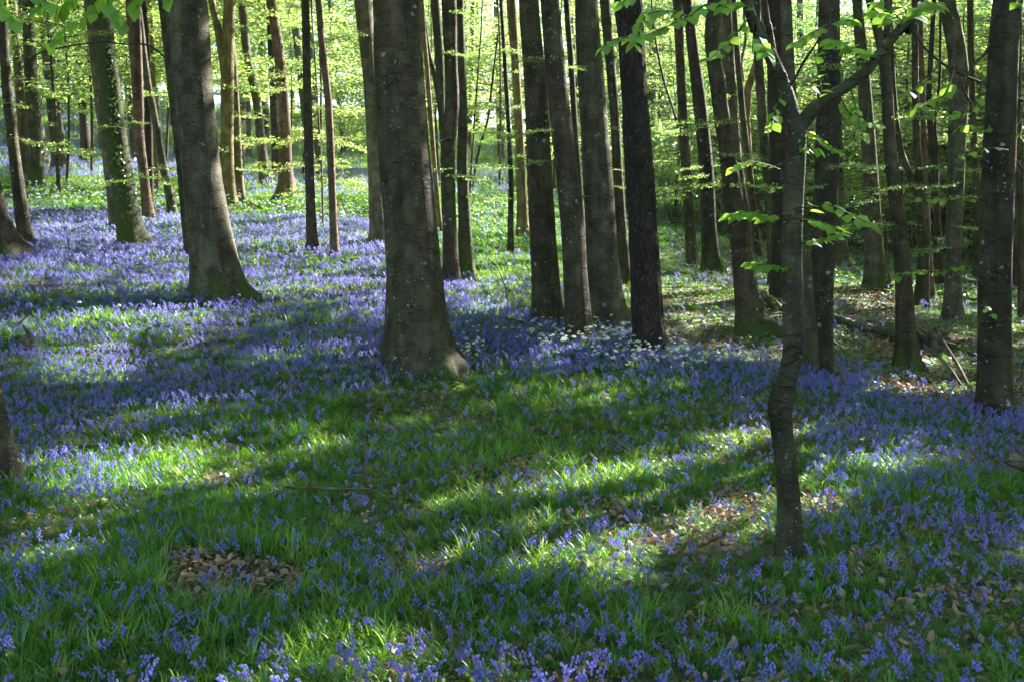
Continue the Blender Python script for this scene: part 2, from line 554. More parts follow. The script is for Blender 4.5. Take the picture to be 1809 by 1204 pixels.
def mesh_from(name, V, F, mats, mi=None, smooth=True):
    """V (n,3), F list of index lists or an (m,k) array"""
    me = bpy.data.meshes.new(name)
    V = np.asarray(V, np.float32)
    if isinstance(F, np.ndarray):
        k = F.shape[1]
        me.vertices.add(len(V))
        me.vertices.foreach_set('co', V.ravel())
        me.loops.add(F.size)
        me.loops.foreach_set('vertex_index', F.astype(np.int32).ravel())
        me.polygons.add(len(F))
        me.polygons.foreach_set('loop_start', np.arange(0, F.size, k, dtype=np.int32))
        me.polygons.foreach_set('loop_total', np.full(len(F), k, np.int32))
        me.update(calc_edges=True)
    else:
        me.from_pydata(V.tolist(), [], F)
        me.update()
    for m in mats:
        me.materials.append(m)
    if mi is not None:
        me.polygons.foreach_set('material_index', np.asarray(mi, np.int32))
    me.polygons.foreach_set('use_smooth', np.full(len(me.polygons), smooth, bool))
    return me


def obj(name, me, parent=None, loc=None):
    o = bpy.data.objects.new(name, me)
    COL.objects.link(o)
    if parent is not None:
        o.parent = parent
    if loc is not None:
        o.location = loc
    return o


def empty(name, loc):
    o = bpy.data.objects.new(name, None)
    o.empty_display_size = .3
    COL.objects.link(o)
    o.location = loc
    return o


class MB:
    """collects tubes, leaves and boxes into one mesh"""

    def __init__(s):
        s.V, s.F, s.m, s.n = [], [], [], 0
        s.moss = []

    def add(s, V, F, mi=0, moss=0.0):
        V = np.asarray(V, float)
        F = np.asarray(F) + s.n
        s.V.append(V)
        s.F += F.tolist()
        s.m += [mi] * len(F)
        s.moss.append(np.full(len(V), moss) if np.isscalar(moss) else moss)
        s.n += len(V)

    def tube(s, pts, rad, sides=6, mi=0, moss=0.0, cap=False, wob=0.0):
        pts = np.asarray(pts, float)
        n = len(pts)
        rad = np.asarray(rad, float) * np.ones(n)
        tan = np.gradient(pts, axis=0)
        tan /= np.linalg.norm(tan, axis=1)[:, None] + 1e-9
        ref = np.array([0, 1, 0.01]) if abs(tan[0][1]) < .8 else np.array([1, 0, 0.01])
        a = np.cross(tan, ref)
        a /= np.linalg.norm(a, axis=1)[:, None] + 1e-9
        b = np.cross(tan, a)
        th = np.linspace(0, 2 * math.pi, sides, endpoint=False)
        rr = rad[:, None] * (1 + (wob * RNG.standard_normal((n, sides)) if wob else 0))
        V = pts[:, None] + rr[..., None] * (np.cos(th)[None, :, None] * a[:, None] + np.sin(th)[None, :, None] * b[:, None])
        V = V.reshape(-1, 3)
        i = np.arange(n - 1)[:, None] * sides
        j = np.arange(sides)[None]
        F = np.stack([i + j, i + (j + 1) % sides, i + sides + (j + 1) % sides, i + sides + j], -1).reshape(-1, 4)
        s.add(V, F, mi, moss)
        if cap:
            for e, ring in ((0, 0), (n - 1, (n - 1) * sides)):
                base = s.n
                c = pts[e]
                s.V.append(np.vstack([V[ring:ring + sides], c[None]]))
                s.moss.append(np.full(sides + 1, 0.0))
                for q in range(sides):
                    s.F.append([base + q, base + (q + 1) % sides, base + sides])
                    s.m.append(mi)
                s.n += sides + 1

    def mesh(s, name, mats, smooth=True, moss=False):
        me = mesh_from(name, np.vstack(s.V), s.F, mats, s.m, smooth)
        if moss:
            a = me.attributes.new('moss', 'FLOAT', 'POINT')
            a.data.foreach_set('value', np.concatenate(s.moss).astype(np.float32))
        return me


def smooth_path(pts, n):
    """Catmull-Rom through points (k,c) -> (n,c), even in arc length"""
    P = np.asarray(pts, float)
    if len(P) == 2:
        t = np.linspace(0, 1, n)[:, None]
        return P[0] * (1 - t) + P[1] * t
    P = np.vstack([2 * P[0] - P[1], P, 2 * P[-1] - P[-2]])
    out = []
    for i in range(1, len(P) - 2):
        t = np.linspace(0, 1, 24, endpoint=False)[:, None]
        a, b, c, d = P[i - 1], P[i], P[i + 1], P[i + 2]
        out.append(.5 * ((2 * b) + (-a + c) * t + (2 * a - 5 * b + 4 * c - d) * t ** 2 + (-a + 3 * b - 3 * c + d) * t ** 3))
    out = np.vstack(out + [P[-2][None]])
    s = np.concatenate([[0], np.cumsum(np.linalg.norm(np.diff(out[:, :3], axis=0), axis=1))])
    q = np.linspace(0, s[-1], n)
    return np.stack([np.interp(q, s, out[:, k]) for k in range(out.shape[1])], 1)


def leaf_quads(P, A, Nn, size, width=.62, fold=.0):
    """P base points, A axis, Nn normals (all n,3), size (n,) -> V,F of rhombic leaves"""
    A = A / (np.linalg.norm(A, axis=1)[:, None] + 1e-9)
    B = np.cross(Nn, A)
    B /= np.linalg.norm(B, axis=1)[:, None] + 1e-9
    Z = np.cross(A, B)
    s = size[:, None]
    V = np.stack([P, P + s * (.45 * A + .5 * width * B + fold * Z), P + s * A - .08 * s * Z, P + s * (.45 * A - .5 * width * B + fold * Z)], 1).reshape(-1, 3)
    F = np.arange(len(P) * 4).reshape(-1, 4)
    return V, F


def rand_unit(n, flat=1.0):
    v = RNG.standard_normal((n, 3))
    v[:, 2] *= flat
    return v / np.linalg.norm(v, axis=1)[:, None]


# ------------------------------------------------------------------ ground
def build_ground():
    def axis(lo, hi, c0, c1, fine, grow, far):
        a = list(np.arange(c0, c1, fine))
        s, v = fine, c1
        while v < hi:
            a.append(v)
            s = min(s * grow, far)
            v += s
        a.append(hi)
        s, v = fine, c0
        b = []
        while v > lo:
            s = min(s * grow, far)
            v -= s
            b.append(v)
        return np.array(b[::-1] + a)
    X = axis(-600, 600, -7, 7, .14, 1.06, 60)
    Y = axis(-300, 900, 2.5, 15, .12, 1.05, 60)
    gx, gy = np.meshgrid(X, Y)
    z = terrain(gx, gy)
    V = np.stack([gx, gy, z], -1).reshape(-1, 3)
    nx = len(X)
    i = np.arange(len(Y) - 1)[:, None] * nx
    j = np.arange(nx - 1)[None]
    F = np.stack([i + j, i + j + 1, i + nx + j + 1, i + nx + j], -1).reshape(-1, 4)
    o = obj('ground', mesh_from('ground', V, F, [M['ground']]))
    tag(o, 'sloping woodland floor of dark soil under the bluebells', 'ground', kind='structure')


build_ground()


# ------------------------------------------------------------------ tree trunks
def trunk_mesh(path, rad, sides, base_flare=.5, flare_h=.28, roots=(), moss_base=.5, moss_all=0.0, moss_side=None, rough=.02, zg=0.0, bury=.35, seed=0):
    """path (n,3) in local metres from the ground up, radii (n,)"""
    rg = np.random.default_rng(seed)
    L = np.concatenate([[0], np.cumsum(np.linalg.norm(np.diff(path, axis=0), axis=1))])
    n = 46 if sides > 14 else (26 if sides > 8 else 16)
    # denser rings near the ground
    q = (np.linspace(0, 1, n) ** 1.7) * L[-1]
    pts = np.stack([np.interp(q, L, path[:, k]) for k in range(3)], 1)
    r = np.interp(q, L, rad)
    pts = np.vstack([pts[0] - [0, 0, bury], pts])
    r = np.concatenate([[r[0]], r])
    h = np.concatenate([[-bury * .3], q])
    th = np.linspace(0, 2 * math.pi, sides, endpoint=False)
    ph = rg.uniform(0, 6.28, 6)
    k = rg.integers(4, 7)
    fl = base_flare * np.exp(-np.maximum(h, 0) / flare_h)[:, None]
    lob = 1 + .45 * np.cos(k * th + ph[0])[None] + .3 * np.cos((k - 2) * th + ph[1])[None]
    R = 1 + fl * np.clip(lob, .15, 2)
    R = R * (1 + .035 * np.cos(2 * th[None] + ph[2] + h[:, None] * .5) + .02 * np.cos(3 * th[None] + ph[3] - h[:, None] * .9)
             + rough * np.sin(h[:, None] * 3.1 + ph[4] + 2 * th[None]) * np.cos(h[:, None] * 7 + ph[5])
             + rough * .5 * rg.standard_normal((len(h), sides)))
    if not roots and sides >= 16:
        roots = [(a_ + rg.uniform(-.3, .3), r[1] * rg.uniform(.25, .75)) for a_ in np.linspace(3.0, 6.5, int(rg.integers(3, 6)))]
    for ang, ln in roots:
        dth = (th[None] - ang + math.pi) % (2 * math.pi) - math.pi
        R = R + ln / max(r[0], .03) * (.6 * np.exp(-np.maximum(h, 0) / .09) + .4 * np.exp(-np.maximum(h, 0) / .35))[:, None] * np.exp(-(dth / .24) ** 2)
    tan = np.gradient(pts, axis=0)
    tan /= np.linalg.norm(tan, axis=1)[:, None]
    a = np.cross(np.array([0, 1.0, 0])[None], tan)
    a /= np.linalg.norm(a, axis=1)[:, None]
    b = np.cross(tan, a)
    rr = (r[:, None] * R)[..., None]
    V = (pts[:, None] + rr * (np.cos(th)[None, :, None] * a[:, None] + np.sin(th)[None, :, None] * b[:, None]))
    i = np.arange(len(pts) - 1)[:, None] * sides
    j = np.arange(sides)[None]
    F = np.stack([i + j, i + (j + 1) % sides, i + sides + (j + 1) % sides, i + sides + j], -1).reshape(-1, 4)
    mo = moss_base * np.exp(-np.maximum(h, 0) / .38)[:, None] * np.clip(.8 + .45 * np.cos(k * th + ph[0]), .2, 1.3)[None] + moss_all
    if moss_side is not None:
        ang, amt = moss_side
        mo = mo + amt * np.clip(np.cos(th - ang), 0, 1)[None] ** .7 * (np.exp(-np.maximum(h, 0) / 9))[:, None]
    return V.reshape(-1, 3), F, np.broadcast_to(mo, (len(pts), sides)).ravel()


CROWN_BUDGET = [0]


def crown_mesh(c, rad, height, n_clump, per, size, mat, origin, cull=True):
    """leaf clumps filling a crown, thinned on purpose to let sun through to chosen spots"""
    u = rand_unit(n_clump) * (RNG.uniform(.25, 1, (n_clump, 1)) ** .6)
    cc = c + u * np.array([rad, rad, height])
    P = np.repeat(cc, per, 0) + RNG.standard_normal((n_clump * per, 3)) * np.array([.55, .55, .16])
    if cull:
        k = keep_mask(P, RNG.random(len(P)))
        # clumps open or close together: reuse the clump's own draw
        rc = np.repeat(RNG.random(n_clump), per)
        k2 = keep_mask(P, rc)
        k = np.where(RNG.random(len(P)) < .75, k2, k)
        P = P[k]
    # leave room in front of the camera
    d = np.linalg.norm(P - np.array([0, 0, EYE]), axis=1)
    P = P[(d > 6)]
    if len(P) < 4:
        return None
    n = len(P)
    A = rand_unit(n, .35)
    Nn = rand_unit(n, 1.0) * .65 + np.array([0, 0, 1.0])
    V, F = leaf_quads(P, A, Nn, size * RNG.uniform(.7, 1.2, n))
    CROWN_BUDGET[0] += n * 2
    return mesh_from('crown', V - origin, F, [mat], smooth=False)


TREES = []      # (x, y, depth) of everything already standing


def add_tree(kind, pts, guess, label, cat='tree', bark='beech', flare=.5, roots=(), moss=.5, moss_side=None, moss_all=0.0,
             sides=None, top=None, forks=(), crown=True, depth=None, group=None, rough=.02, name=None, flare_h=.28, lean_depth=0.0, crown_r=None):
    """pts: (px, py, width px) from the foot up. The foot decides the distance; the stem stands there, and carries on above the frame."""
    x0, y0, w0 = pts[0]
    d = depth or ground_hit(x0, y0, guess)
    foot = at(x0, y0, d)
    foot[2] = float(terrain(foot[0], foot[1]))
    W, Rr = [], []
    for k, (px, py, w) in enumerate(pts):
        dd = d + lean_depth * k
        p = at(px, py, dd)
        f = p[1] * CP - (p[2] - EYE) * SP
        W.append(p)
        Rr.append(w * .5 * f / FPX)
    W = np.array(W)
    Rr = np.array(Rr)
    W[0] = foot
    # above the frame
    H = top or random.uniform(15, 19)
    if W[-1][2] - foot[2] < H - 1:
        dirv = W[-1] - W[-2] if len(W) > 1 else np.array([0, 0, 1.0])
        dirv = dirv / dirv[2]
        last, lr = W[-1], Rr[-1]
        rem = H - (last[2] - foot[2])
        ex = []
        er = []
        for t in (.2, .45, .75, 1.0):
            hh = rem * t
            ex.append(last + np.array([dirv[0] * hh * (1 - .45 * t) + random.uniform(-.1, .1), dirv[1] * hh * .5 + random.uniform(-.15, .15), hh]))
            er.append(max(.03, lr * (1 - .78 * t)))
        W = np.vstack([W, ex])
        Rr = np.concatenate([Rr, er])
    path = smooth_path(np.hstack([W - foot, Rr[:, None]]), 160)
    pw = pts[min(1, len(pts) - 1)][2] / 1.8
    if sides is None:
        sides = 32 if pw > 22 else (16 if pw > 9 else 9)
    name = name or kind
    t = tag(empty(name, foot), label, cat, group)
    V, F, mo = trunk_mesh(path[:, :3], path[:, 3], sides, flare, flare_h, roots, moss, moss_all, moss_side, rough, seed=abs(int(x0 * 7 + y0)))
    me = mesh_from('trunk', V, F, [M[bark]])
    a = me.attributes.new('moss', 'FLOAT', 'POINT')
    a.data.foreach_set('value', mo.astype(np.float32))
    obj('trunk', me, t)
    for fk in forks:
        fk_pts, fk_bark = fk[0], (fk[1] if len(fk) > 1 else bark)
        nm = fk[2] if len(fk) > 2 else 'limb'
        Q, q = [], []
        for (px, py, w) in fk_pts:
            p = at(px, py, d)
            f = p[1] * CP - (p[2] - EYE) * SP
            Q.append(p)
            q.append(w * .5 * f / FPX)
        Q = np.array(Q)
        q = np.array(q)
        if fk_pts[-1][1] <= 5 and (len(fk) < 4):
            dv = Q[-1] - Q[-2]
            dv /= np.linalg.norm(dv)
            Q = np.vstack([Q, Q[-1] + dv * 2.0 + [0, 0, .5], Q[-1] + dv * 4 + [0, 0, 2.0]])
            q = np.concatenate([q, [q[-1] * .8, q[-1] * .45]])
        pth = smooth_path(np.hstack([Q - foot, q[:, None]]), max(12, len(Q) * 7))
        mb = MB()
        mb.tube(pth[:, :3], pth[:, 3], max(6, min(14, int(fk_pts[0][2] / 2.2))), moss=moss_all + .05, wob=.03)
        obj(nm, mb.mesh(nm, [M[fk_bark]], moss=True), t)
    if crown:
        tp = W[-1]
        cr = crown_r or random.uniform(3.0, 4.2)
        big = d < 30
        cm = crown_mesh(tp - [0, 0, H * .14], cr, H * .24, 95 if big else 90, 26 if big else 46, .40 if big else .15, M['leaf'], foot)
        if cm:
            obj('crown', cm, t)
    TREES.append((foot[0], foot[1], d))
    return t, d, foot


T = {}
B = 'beech_tree'
T['main'] = add_tree(B, [(746, 655, 112), (738, 600, 106), (733, 500, 95), (726, 400, 92), (713, 250, 90), (704, 100, 88), (700, 0, 84)], 12,
                     'thickest beech in the middle, dark trunk with pale lichen dots and spreading roots', bark='beech', flare=.33, flare_h=.34,
                     roots=((6.1, .05), (3.3, .13), (5.3, .16), (4.2, .14), (.6, .12)), moss=.45, sides=48, rough=.012)
T['leftbig'] = add_tree(B, [(390, 530, 88), (381, 470, 84), (370, 400, 76), (356, 300, 68), (341, 150, 66), (327, 0, 72)], 15,
                        'stout grey beech leaning left, white lichen spots and mossy foot among sunlit bluebells', bark='grey', flare=.32,
                        roots=((3.5, .14), (6.1, .18)), moss=.85, sides=40, rough=.012,
                        forks=(([(318, 118, 5), (307, 114, 4), (280, 92, 3.5), (257, 79, 3.2), (220, 78, 3), (178, 75, 3), (110, 84, 3), (62, 98, 2.6), (20, 140, 2), (-20, 170, 1.6)], 'twig', 'limb', 0),))
T['leftdark'] = add_tree(B, [(8, 458, 74), (-14, 400, 66), (-32, 320, 60), (-54, 200, 58), (-84, 0, 56)], 16,
                         'big dark trunk cut by the left edge of the photo', bark='dark', flare=.30, roots=((4.0, .05),), moss=.5)
T['t2'] = add_tree(B, [(50, 438, 24), (38, 375, 24), (25, 270, 20), (12, 150, 18), (3, 0, 16)], 18.5,
                   'slim dark trunk with bright right rim just right of the cut-off left trunk', bark='beech', flare=.3, moss=.3)
T['t3'] = add_tree(B, [(66, 336, 26), (60, 260, 25), (54, 130, 22), (50, 0, 21)], 29,
                   'mossy olive trunk with flared green foot at the left beyond the leaf litter', bark='mossy', moss=1.0, moss_all=.22)
T['t4'] = add_tree(B, [(46, 318, 16), (38, 200, 16), (27, 60, 15), (22, 0, 14)], 34,
                   'brownish trunk half hidden behind the mossy trunk at far left', bark='red', flare=.2)
T['t5'] = add_tree(B, [(106, 306, 24), (98, 235, 21), (84, 110, 18), (74, 0, 17)], 37,
                   'grey beech with dark flared foot standing in the shaded bluebells at far left', bark='grey', moss=.5)
T['t6'] = add_tree(B, [(122, 272, 9), (110, 250, 9), (100, 150, 8), (92, 60, 8)], 46,
                   'thin pole with sunlit edge behind the far left bluebell bank', bark='beech', flare=.2)
T['t7'] = add_tree(B, [(153, 292, 19), (149, 220, 17), (142, 120, 16), (134, 0, 15)], 44,
                   'dark straight trunk left of the green mossy one, far back', bark='dark', moss=.3)
T['t9'] = add_tree(B, [(236, 441, 44), (224, 370, 40), (212, 290, 38), (198, 170, 35), (178, 0, 34)], 19,
                   'trunk covered in green moss and small ivy leaves with bright bluebells round its foot', bark='mossy', flare=.28, moss=.5, moss_side=(4.1, .75), roots=((0.3, .14),))
T['t10'] = add_tree(B, [(206, 408, 22), (200, 350, 20), (190, 270, 20), (172, 130, 20), (158, 0, 20)], 21.5,
                    'pale trunk tucked behind the left side of the green mossy trunk', bark='pale', flare=.2)
T['t11'] = add_tree('reddish_tree', [(263, 394, 18), (255, 320, 17), (247, 250, 17), (239, 130, 16), (229, 0, 15)], 22,
                    'red-brown forked trunk with white sunlit edge right of the mossy trunk', bark='red', flare=.25,  # reddish bark colour carries warm bounced light here
                    forks=(([(250, 300, 8), (249, 220, 11), (246, 120, 12), (242, 0, 12)], 'red', 'limb'),))
T['t12'] = add_tree(B, [(307, 383, 16), (300, 345, 14), (288, 290, 14), (272, 200, 12), (258, 130, 12), (248, 40, 11)], 23.5,
                    'slender spotted pole leaning left between the red trunk and the stout grey beech', bark='grey', flare=.3)
T['t13'] = add_tree(B, [(265, 366, 14), (264, 300, 14), (262, 200, 13), (258, 60, 12)], 26,
                    'dark narrow trunk showing behind the leaning spotted pole', bark='dark', flare=.15)
T['t14'] = add_tree(B, [(278, 338, 14), (275, 290, 11), (272, 200, 10), (268, 60, 10)], 30,
                    'sunlit yellowish trunk with mossy foot behind the spotted pole', bark='yellow', moss=.9, flare=.5)
T['t16'] = add_tree(B, [(342, 456, 24), (331, 380, 23), (324, 300, 22), (306, 150, 21), (290, 0, 22)], 18.5,
                    'brown trunk hugging the left side of the stout grey beech', bark='beech', flare=.2)
T['t17'] = add_tree(B, [(408, 366, 20), (403, 300, 20), (401, 220, 22), (402, 110, 23), (406, 0, 20)], 26,
                    'olive-green trunk that forks high up, right of the stout grey beech', bark='yellow', moss=.4, moss_all=.2,
                    forks=(([(400, 170, 14), (394, 110, 14), (385, 50, 14), (372, -10, 13)], 'yellow', 'limb'),))
T['t19'] = add_tree(B, [(425, 359, 18), (421, 300, 16), (417, 200, 14), (411, 100, 13), (405, 0, 12)], 27.5,
                    'pale grey trunk close behind the olive-green forked one', bark='pale', flare=.4)
T['t18'] = add_tree(B, [(470, 328, 20), (462, 260, 17), (453, 175, 16), (437, 100, 15), (427, 0, 14)], 32,
                    'grey trunk curving left as it rises, behind the sunlit bluebell strip', bark='grey', flare=.3)
T['t20'] = add_tree(B, [(508, 353, 28), (505, 290, 22), (502, 200, 20), (492, 90, 18), (478, 0, 17)], 27,
                    'sunlit pinkish beech with mossy spreading roots beside the fallen pole', bark='red', flare=.55, moss=1.0, roots=((.2, .22), (3.4, .22)))  # pinkish tone is warm bounced light put into the bark colour
T['t21'] = add_tree(B, [(489, 318, 16), (487, 250, 16), (483, 150, 15), (478, 0, 14)], 36,
                    'dark trunk showing to the left behind the pinkish sunlit beech', bark='dark', flare=.2)
T['t22'] = add_tree(B, [(552, 444, 20), (549, 370, 17), (546, 270, 16), (542, 130, 14), (539, 0, 14)], 20,
                    'straight slim grey-brown pole, left one of the close pair in the bluebells', bark='beech', flare=.2, moss=.2)
T['t23'] = add_tree('reddish_tree', [(592, 456, 16), (589, 390, 14), (585, 290, 13), (580, 180, 13), (569, 80, 12), (562, 0, 11)], 19,
                    'dark red wavy slim trunk, right one of the close pair in the bluebells', bark='red', flare=.15)
T['t24'] = add_tree('young_beech_tree', [(571, 402, 4.5), (568, 300, 4), (562, 200, 4), (556, 100, 3), (550, 20, 3)], 22.5,
                    'thin sapling stem with layered leaves between the close pair of poles', bark='pale', flare=.2, top=7, crown=False, sides=7)
T['t25'] = add_tree(B, [(671, 438, 34), (666, 370, 29), (663, 300, 28), (655, 150, 27), (641, 0, 32)], 20.5,
                    'sandy coloured beech standing just left of the thickest trunk', bark='pale', flare=.25, moss=.7)
T['t27'] = add_tree(B, [(778, 413, 12), (772, 350, 10), (764, 250, 9), (755, 130, 9), (746, 20, 9)], 25,
                    'thin yellowish pole just right of the thickest trunk', bark='yellow', flare=.2, moss=.3)
T['t28'] = add_tree(B, [(786, 385, 12), (786, 300, 11), (780, 200, 13), (776, 100, 15), (768, 0, 16)], 29,
                    'dark leaning trunk behind the thickest beech, on its right', bark='dark', flare=.2,
                    forks=(([(781, 215, 8), (770, 150, 8), (757, 90, 8), (748, 20, 7)], 'beech', 'limb'),))
T['t29'] = add_tree(B, [(797, 498, 28), (795, 420, 25), (791, 280, 24), (799, 190, 25), (796, 100, 23), (793, 0, 27)], 17.5,
                    'kinked grey-brown trunk in front of a mossy one, right of the thickest beech', bark='beech', flare=.14, moss=.1)
T['t30'] = add_tree(B, [(823, 494, 27), (821, 400, 23), (817, 300, 20), (817, 180, 17), (813, 0, 14)], 18.3,
                    'dark trunk furred with green moss behind the kinked grey-brown one', bark='mossy', flare=.3, moss=.7, moss_all=.30)
T['t32'] = add_tree('young_beech_tree', [(903, 450, 14), (902, 400, 11), (902, 300, 9), (894, 150, 8), (885, 0, 6)], 21,
                    'spindly dark young tree with swollen base in the sunlit green gap', bark='dark', flare=.2, top=9,
                    forks=(([(835, 330, 3.0), (845, 270, 4), (862, 210, 4), (868, 160, 4), (874, 108, 3.5), (880, 60, 3)], 'dark', 'limb', 0),), crown=False)
T['t33'] = add_tree(B, [(924, 425, 24), (922, 350, 19), (918, 250, 17), (911, 120, 15), (903, 0, 18)], 24,
                    'golden trunk glowing in the gap left of the centre row', bark='yellow', flare=.3, moss=.4)  # golden bark colour includes the warm bounced light
T['t34'] = add_tree(B, [(968, 575, 50), (964, 500, 48), (958, 400, 45), (951, 250, 42), (944, 120, 38), (934, 0, 36)], 14.3,
                    'brown speckled beech, leftmost of the four close trunks in the centre row', bark='beech', flare=.12, moss=.15, rough=.012)
T['t35'] = add_tree(B, [(1024, 606, 47), (1017, 500, 43), (1011, 400, 41), (1000, 290, 38), (984, 150, 36), (971, 0, 32)], 13.3,
                    'smooth leaning beech, second from left in the centre row', bark='beech', flare=.14, moss=.4, rough=.012, roots=((6.1, .08),))
T['t36'] = add_tree(B, [(1072, 580, 62), (1065, 480, 56), (1060, 380, 53), (1052, 250, 50), (1043, 120, 47), (1036, 0, 42)], 14.4,
                    'broad pale grey beech with sunlit right rim, third in the centre row', bark='grey', flare=.25, moss=.3, roots=((6.2, .14), (3.3, .05)), rough=.012)
T['t37'] = add_tree(B, [(1030, 440, 14), (1024, 350, 13), (1016, 230, 11), (1008, 100, 11), (1000, 0, 10)], 24,
                    'narrow dark stem seen between the second and third trunks of the centre row', bark='dark', flare=.2)
T['t38'] = add_tree(B, [(1103, 502, 24), (1097, 400, 20), (1091, 300, 18), (1083, 166, 18), (1068, 0, 18)], 18.5,
                    'knobbly olive-brown trunk squeezed between the broad beech and the pine', bark='beech', flare=.2, moss=.5)
T['pine'] = add_tree('pine_tree', [(1149, 629, 56), (1143, 540, 54), (1138, 440, 53), (1131, 320, 50), (1122, 180, 46), (1116, 80, 44), (1109, 0, 46)], 12.6,
                     'black rough-barked pine trunk at the right end of the centre row', bark='pine', flare=.08, moss=0, rough=.05, sides=48)
T['t40'] = add_tree(B, [(1223, 471, 21), (1219, 400, 19), (1214, 330, 18), (1204, 166, 16), (1197, 0, 17)], 23,
                    'slim brown trunk with a thin side limb, first right of the pine', bark='beech', flare=.2,
                    forks=(([(1206, 285, 6), (1195, 215, 4), (1172, 140, 4), (1158, 70, 3.5), (1150, -5, 3)], 'beech', 'limb', 0),))
T['t41'] = add_tree(B, [(1257, 482, 32), (1252, 400, 27), (1247, 290, 26), (1234, 166, 24), (1222, 70, 20), (1213, 0, 19)], 21.5,
                    'dark leaning beech with wide foot in bluebells, second right of the pine', bark='dark', flare=.25, moss=.4, moss_side=(4.7, .35))
T['t42'] = add_tree(B, [(1326, 592, 42), (1317, 510, 38), (1304, 400, 33), (1291, 311, 30), (1273, 190, 27), (1257, 70, 26), (1261, 0, 24)], 14.3,
                    'brown bowed beech with a bright mossy root running to the right', bark='beech', flare=.35, moss=1.0, roots=((5.9, .40), (3.3, .16)), rough=.012)
T['t43'] = add_tree(B, [(1324, 446, 15), (1312, 350, 16), (1300, 260, 17), (1290, 130, 18), (1283, 0, 16)], 26,
                    'grey trunk directly behind the bowed brown beech', bark='grey', flare=.2)
T['t44'] = add_tree(B, [(1339, 452, 12), (1328, 340, 12), (1314, 220, 11), (1303, 100, 11), (1296, 0, 10)], 28,
                    'thin upright pole behind and right of the bowed beech', bark='beech', flare=.2)
T['t45'] = add_tree(B, [(1332, 446, 13), (1325, 320, 13), (1318, 200, 13), (1321, 160, 14), (1336, 115, 13), (1346, 60, 12), (1349, 0, 11)], 30,
                    'yellow mossy trunk bending sharply to the right at head height', bark='yellow', moss=.5, moss_all=.1, flare=.2,
                    forks=(([(1314, 145, 5), (1310, 110, 5), (1317, 70, 5), (1314, 20, 4)], 'yellow', 'limb'),))
T['t47'] = add_tree(B, [(1367, 505, 18), (1362, 400, 17), (1353, 280, 16), (1343, 150, 16), (1335, 0, 15)], 21,
                    'lighter trunk peeping out left of the big shaded one behind the crooked sapling', bark='grey', flare=.1)
T['t46'] = add_tree(B, [(1378, 533, 36), (1381, 450, 38), (1383, 373, 41), (1382, 280, 45), (1379, 205, 46), (1376, 100, 43), (1372, 0, 40)], 17,
                    'big shaded trunk right behind the crooked sapling', bark='dark', flare=.15, moss=.1)
T['t48'] = add_tree(B, [(1437, 658, 34), (1428, 560, 33), (1419, 450, 29), (1410, 350, 26), (1398, 200, 22), (1388, 0, 20)], 11.9,
                    'smooth grey trunk with mossy foot just right of the crooked sapling', bark='grey', flare=.18, moss=.9)
T['t49'] = add_tree(B, [(1463, 670, 20), (1459, 600, 24), (1455, 520, 34), (1456, 415, 42), (1461, 290, 42), (1465, 166, 41), (1465, 0, 38)], 11.6,
                    'dark cracked trunk narrowing to its foot, lit down its right edge', bark='dark', flare=.1, moss=.05)
T['t50'] = add_tree(B, [(1487, 470, 20), (1484, 380, 18), (1481, 250, 15), (1477, 100, 14), (1474, 0, 14)], 27,
                    'mossy-footed trunk behind the dark cracked one', bark='mossy', flare=.5, moss=1.0, roots=((.1, .3),))
T['t51'] = add_tree(B, [(1548, 513, 38), (1544, 440, 31), (1540, 350, 28), (1534, 250, 25), (1523, 104, 22), (1514, 0, 18)], 21.5,
                    'straight pale speckled beech with mossy fluted foot on the leaf-strewn slope', bark='grey', flare=.35, moss=1.0, roots=((5.8, .18),))
T['t52'] = add_tree(B, [(1602, 651, 34), (1599, 560, 30), (1594, 460, 28), (1586, 374, 26), (1572, 260, 22), (1565, 130, 20), (1552, 60, 17), (1536, 0, 15)], 13.3,
                    'mid-brown beech with a knot and flared mossy foot, between two fallen branches', bark='beech', flare=.35, moss=.9, roots=((6.0, .15), (3.5, .10)),
                    forks=(([(1566, 150, 14), (1567, 90, 14), (1568, 40, 13), (1568, 0, 13)], 'beech', 'limb'),))
T['t54'] = add_tree(B, [(1627, 545, 24), (1631, 450, 20), (1627, 353, 18), (1620, 260, 13), (1617, 166, 12), (1616, 0, 11)], 19.5,
                    'V-forked slim beech whose left arm splits off low down', bark='beech', flare=.3, moss=.4,
                    forks=(([(1622, 345, 13), (1606, 305, 13), (1593, 270, 11), (1583, 210, 10), (1577, 125, 9), (1572, 0, 9)], 'beech', 'limb'),))
T['t55'] = add_tree(B, [(1645, 527, 14), (1640, 440, 12), (1634, 300, 11), (1629, 150, 10), (1626, 0, 9)], 22.5,
                    'thin reddish pole with mossy foot behind the V-forked beech', bark='red', flare=.4, moss=.8)
T['t57'] = add_tree(B, [(1660, 505, 15), (1656, 400, 12), (1648, 270, 11), (1640, 180, 10), (1646, 90, 9), (1650, 0, 8)], 25,
                    'dark thin crooked tree between the V-forked beech and the pale bowed one', bark='dark', flare=.3,
                    forks=(([(1656, 330, 6), (1655, 270, 6), (1652, 215, 5), (1660, 140, 5), (1662, 0, 5)], 'dark', 'limb'),))
T['t56'] = add_tree(B, [(1683, 568, 33), (1684, 500, 29), (1686, 400, 28), (1690, 260, 30), (1694, 130, 32), (1685, 60, 30), (1672, 0, 27)], 17.5,
                    'pale brown bowed beech left of the large right-hand trunk', bark='grey', flare=.1, moss=.1)
T['t58'] = add_tree(B, [(1723, 492, 14), (1727, 400, 12), (1722, 280, 12), (1717, 150, 11), (1714, 0, 11)], 28,
                    'slender trunk just left of the large lichen-dotted right trunk, deeper in the wood', bark='beech', flare=.2)
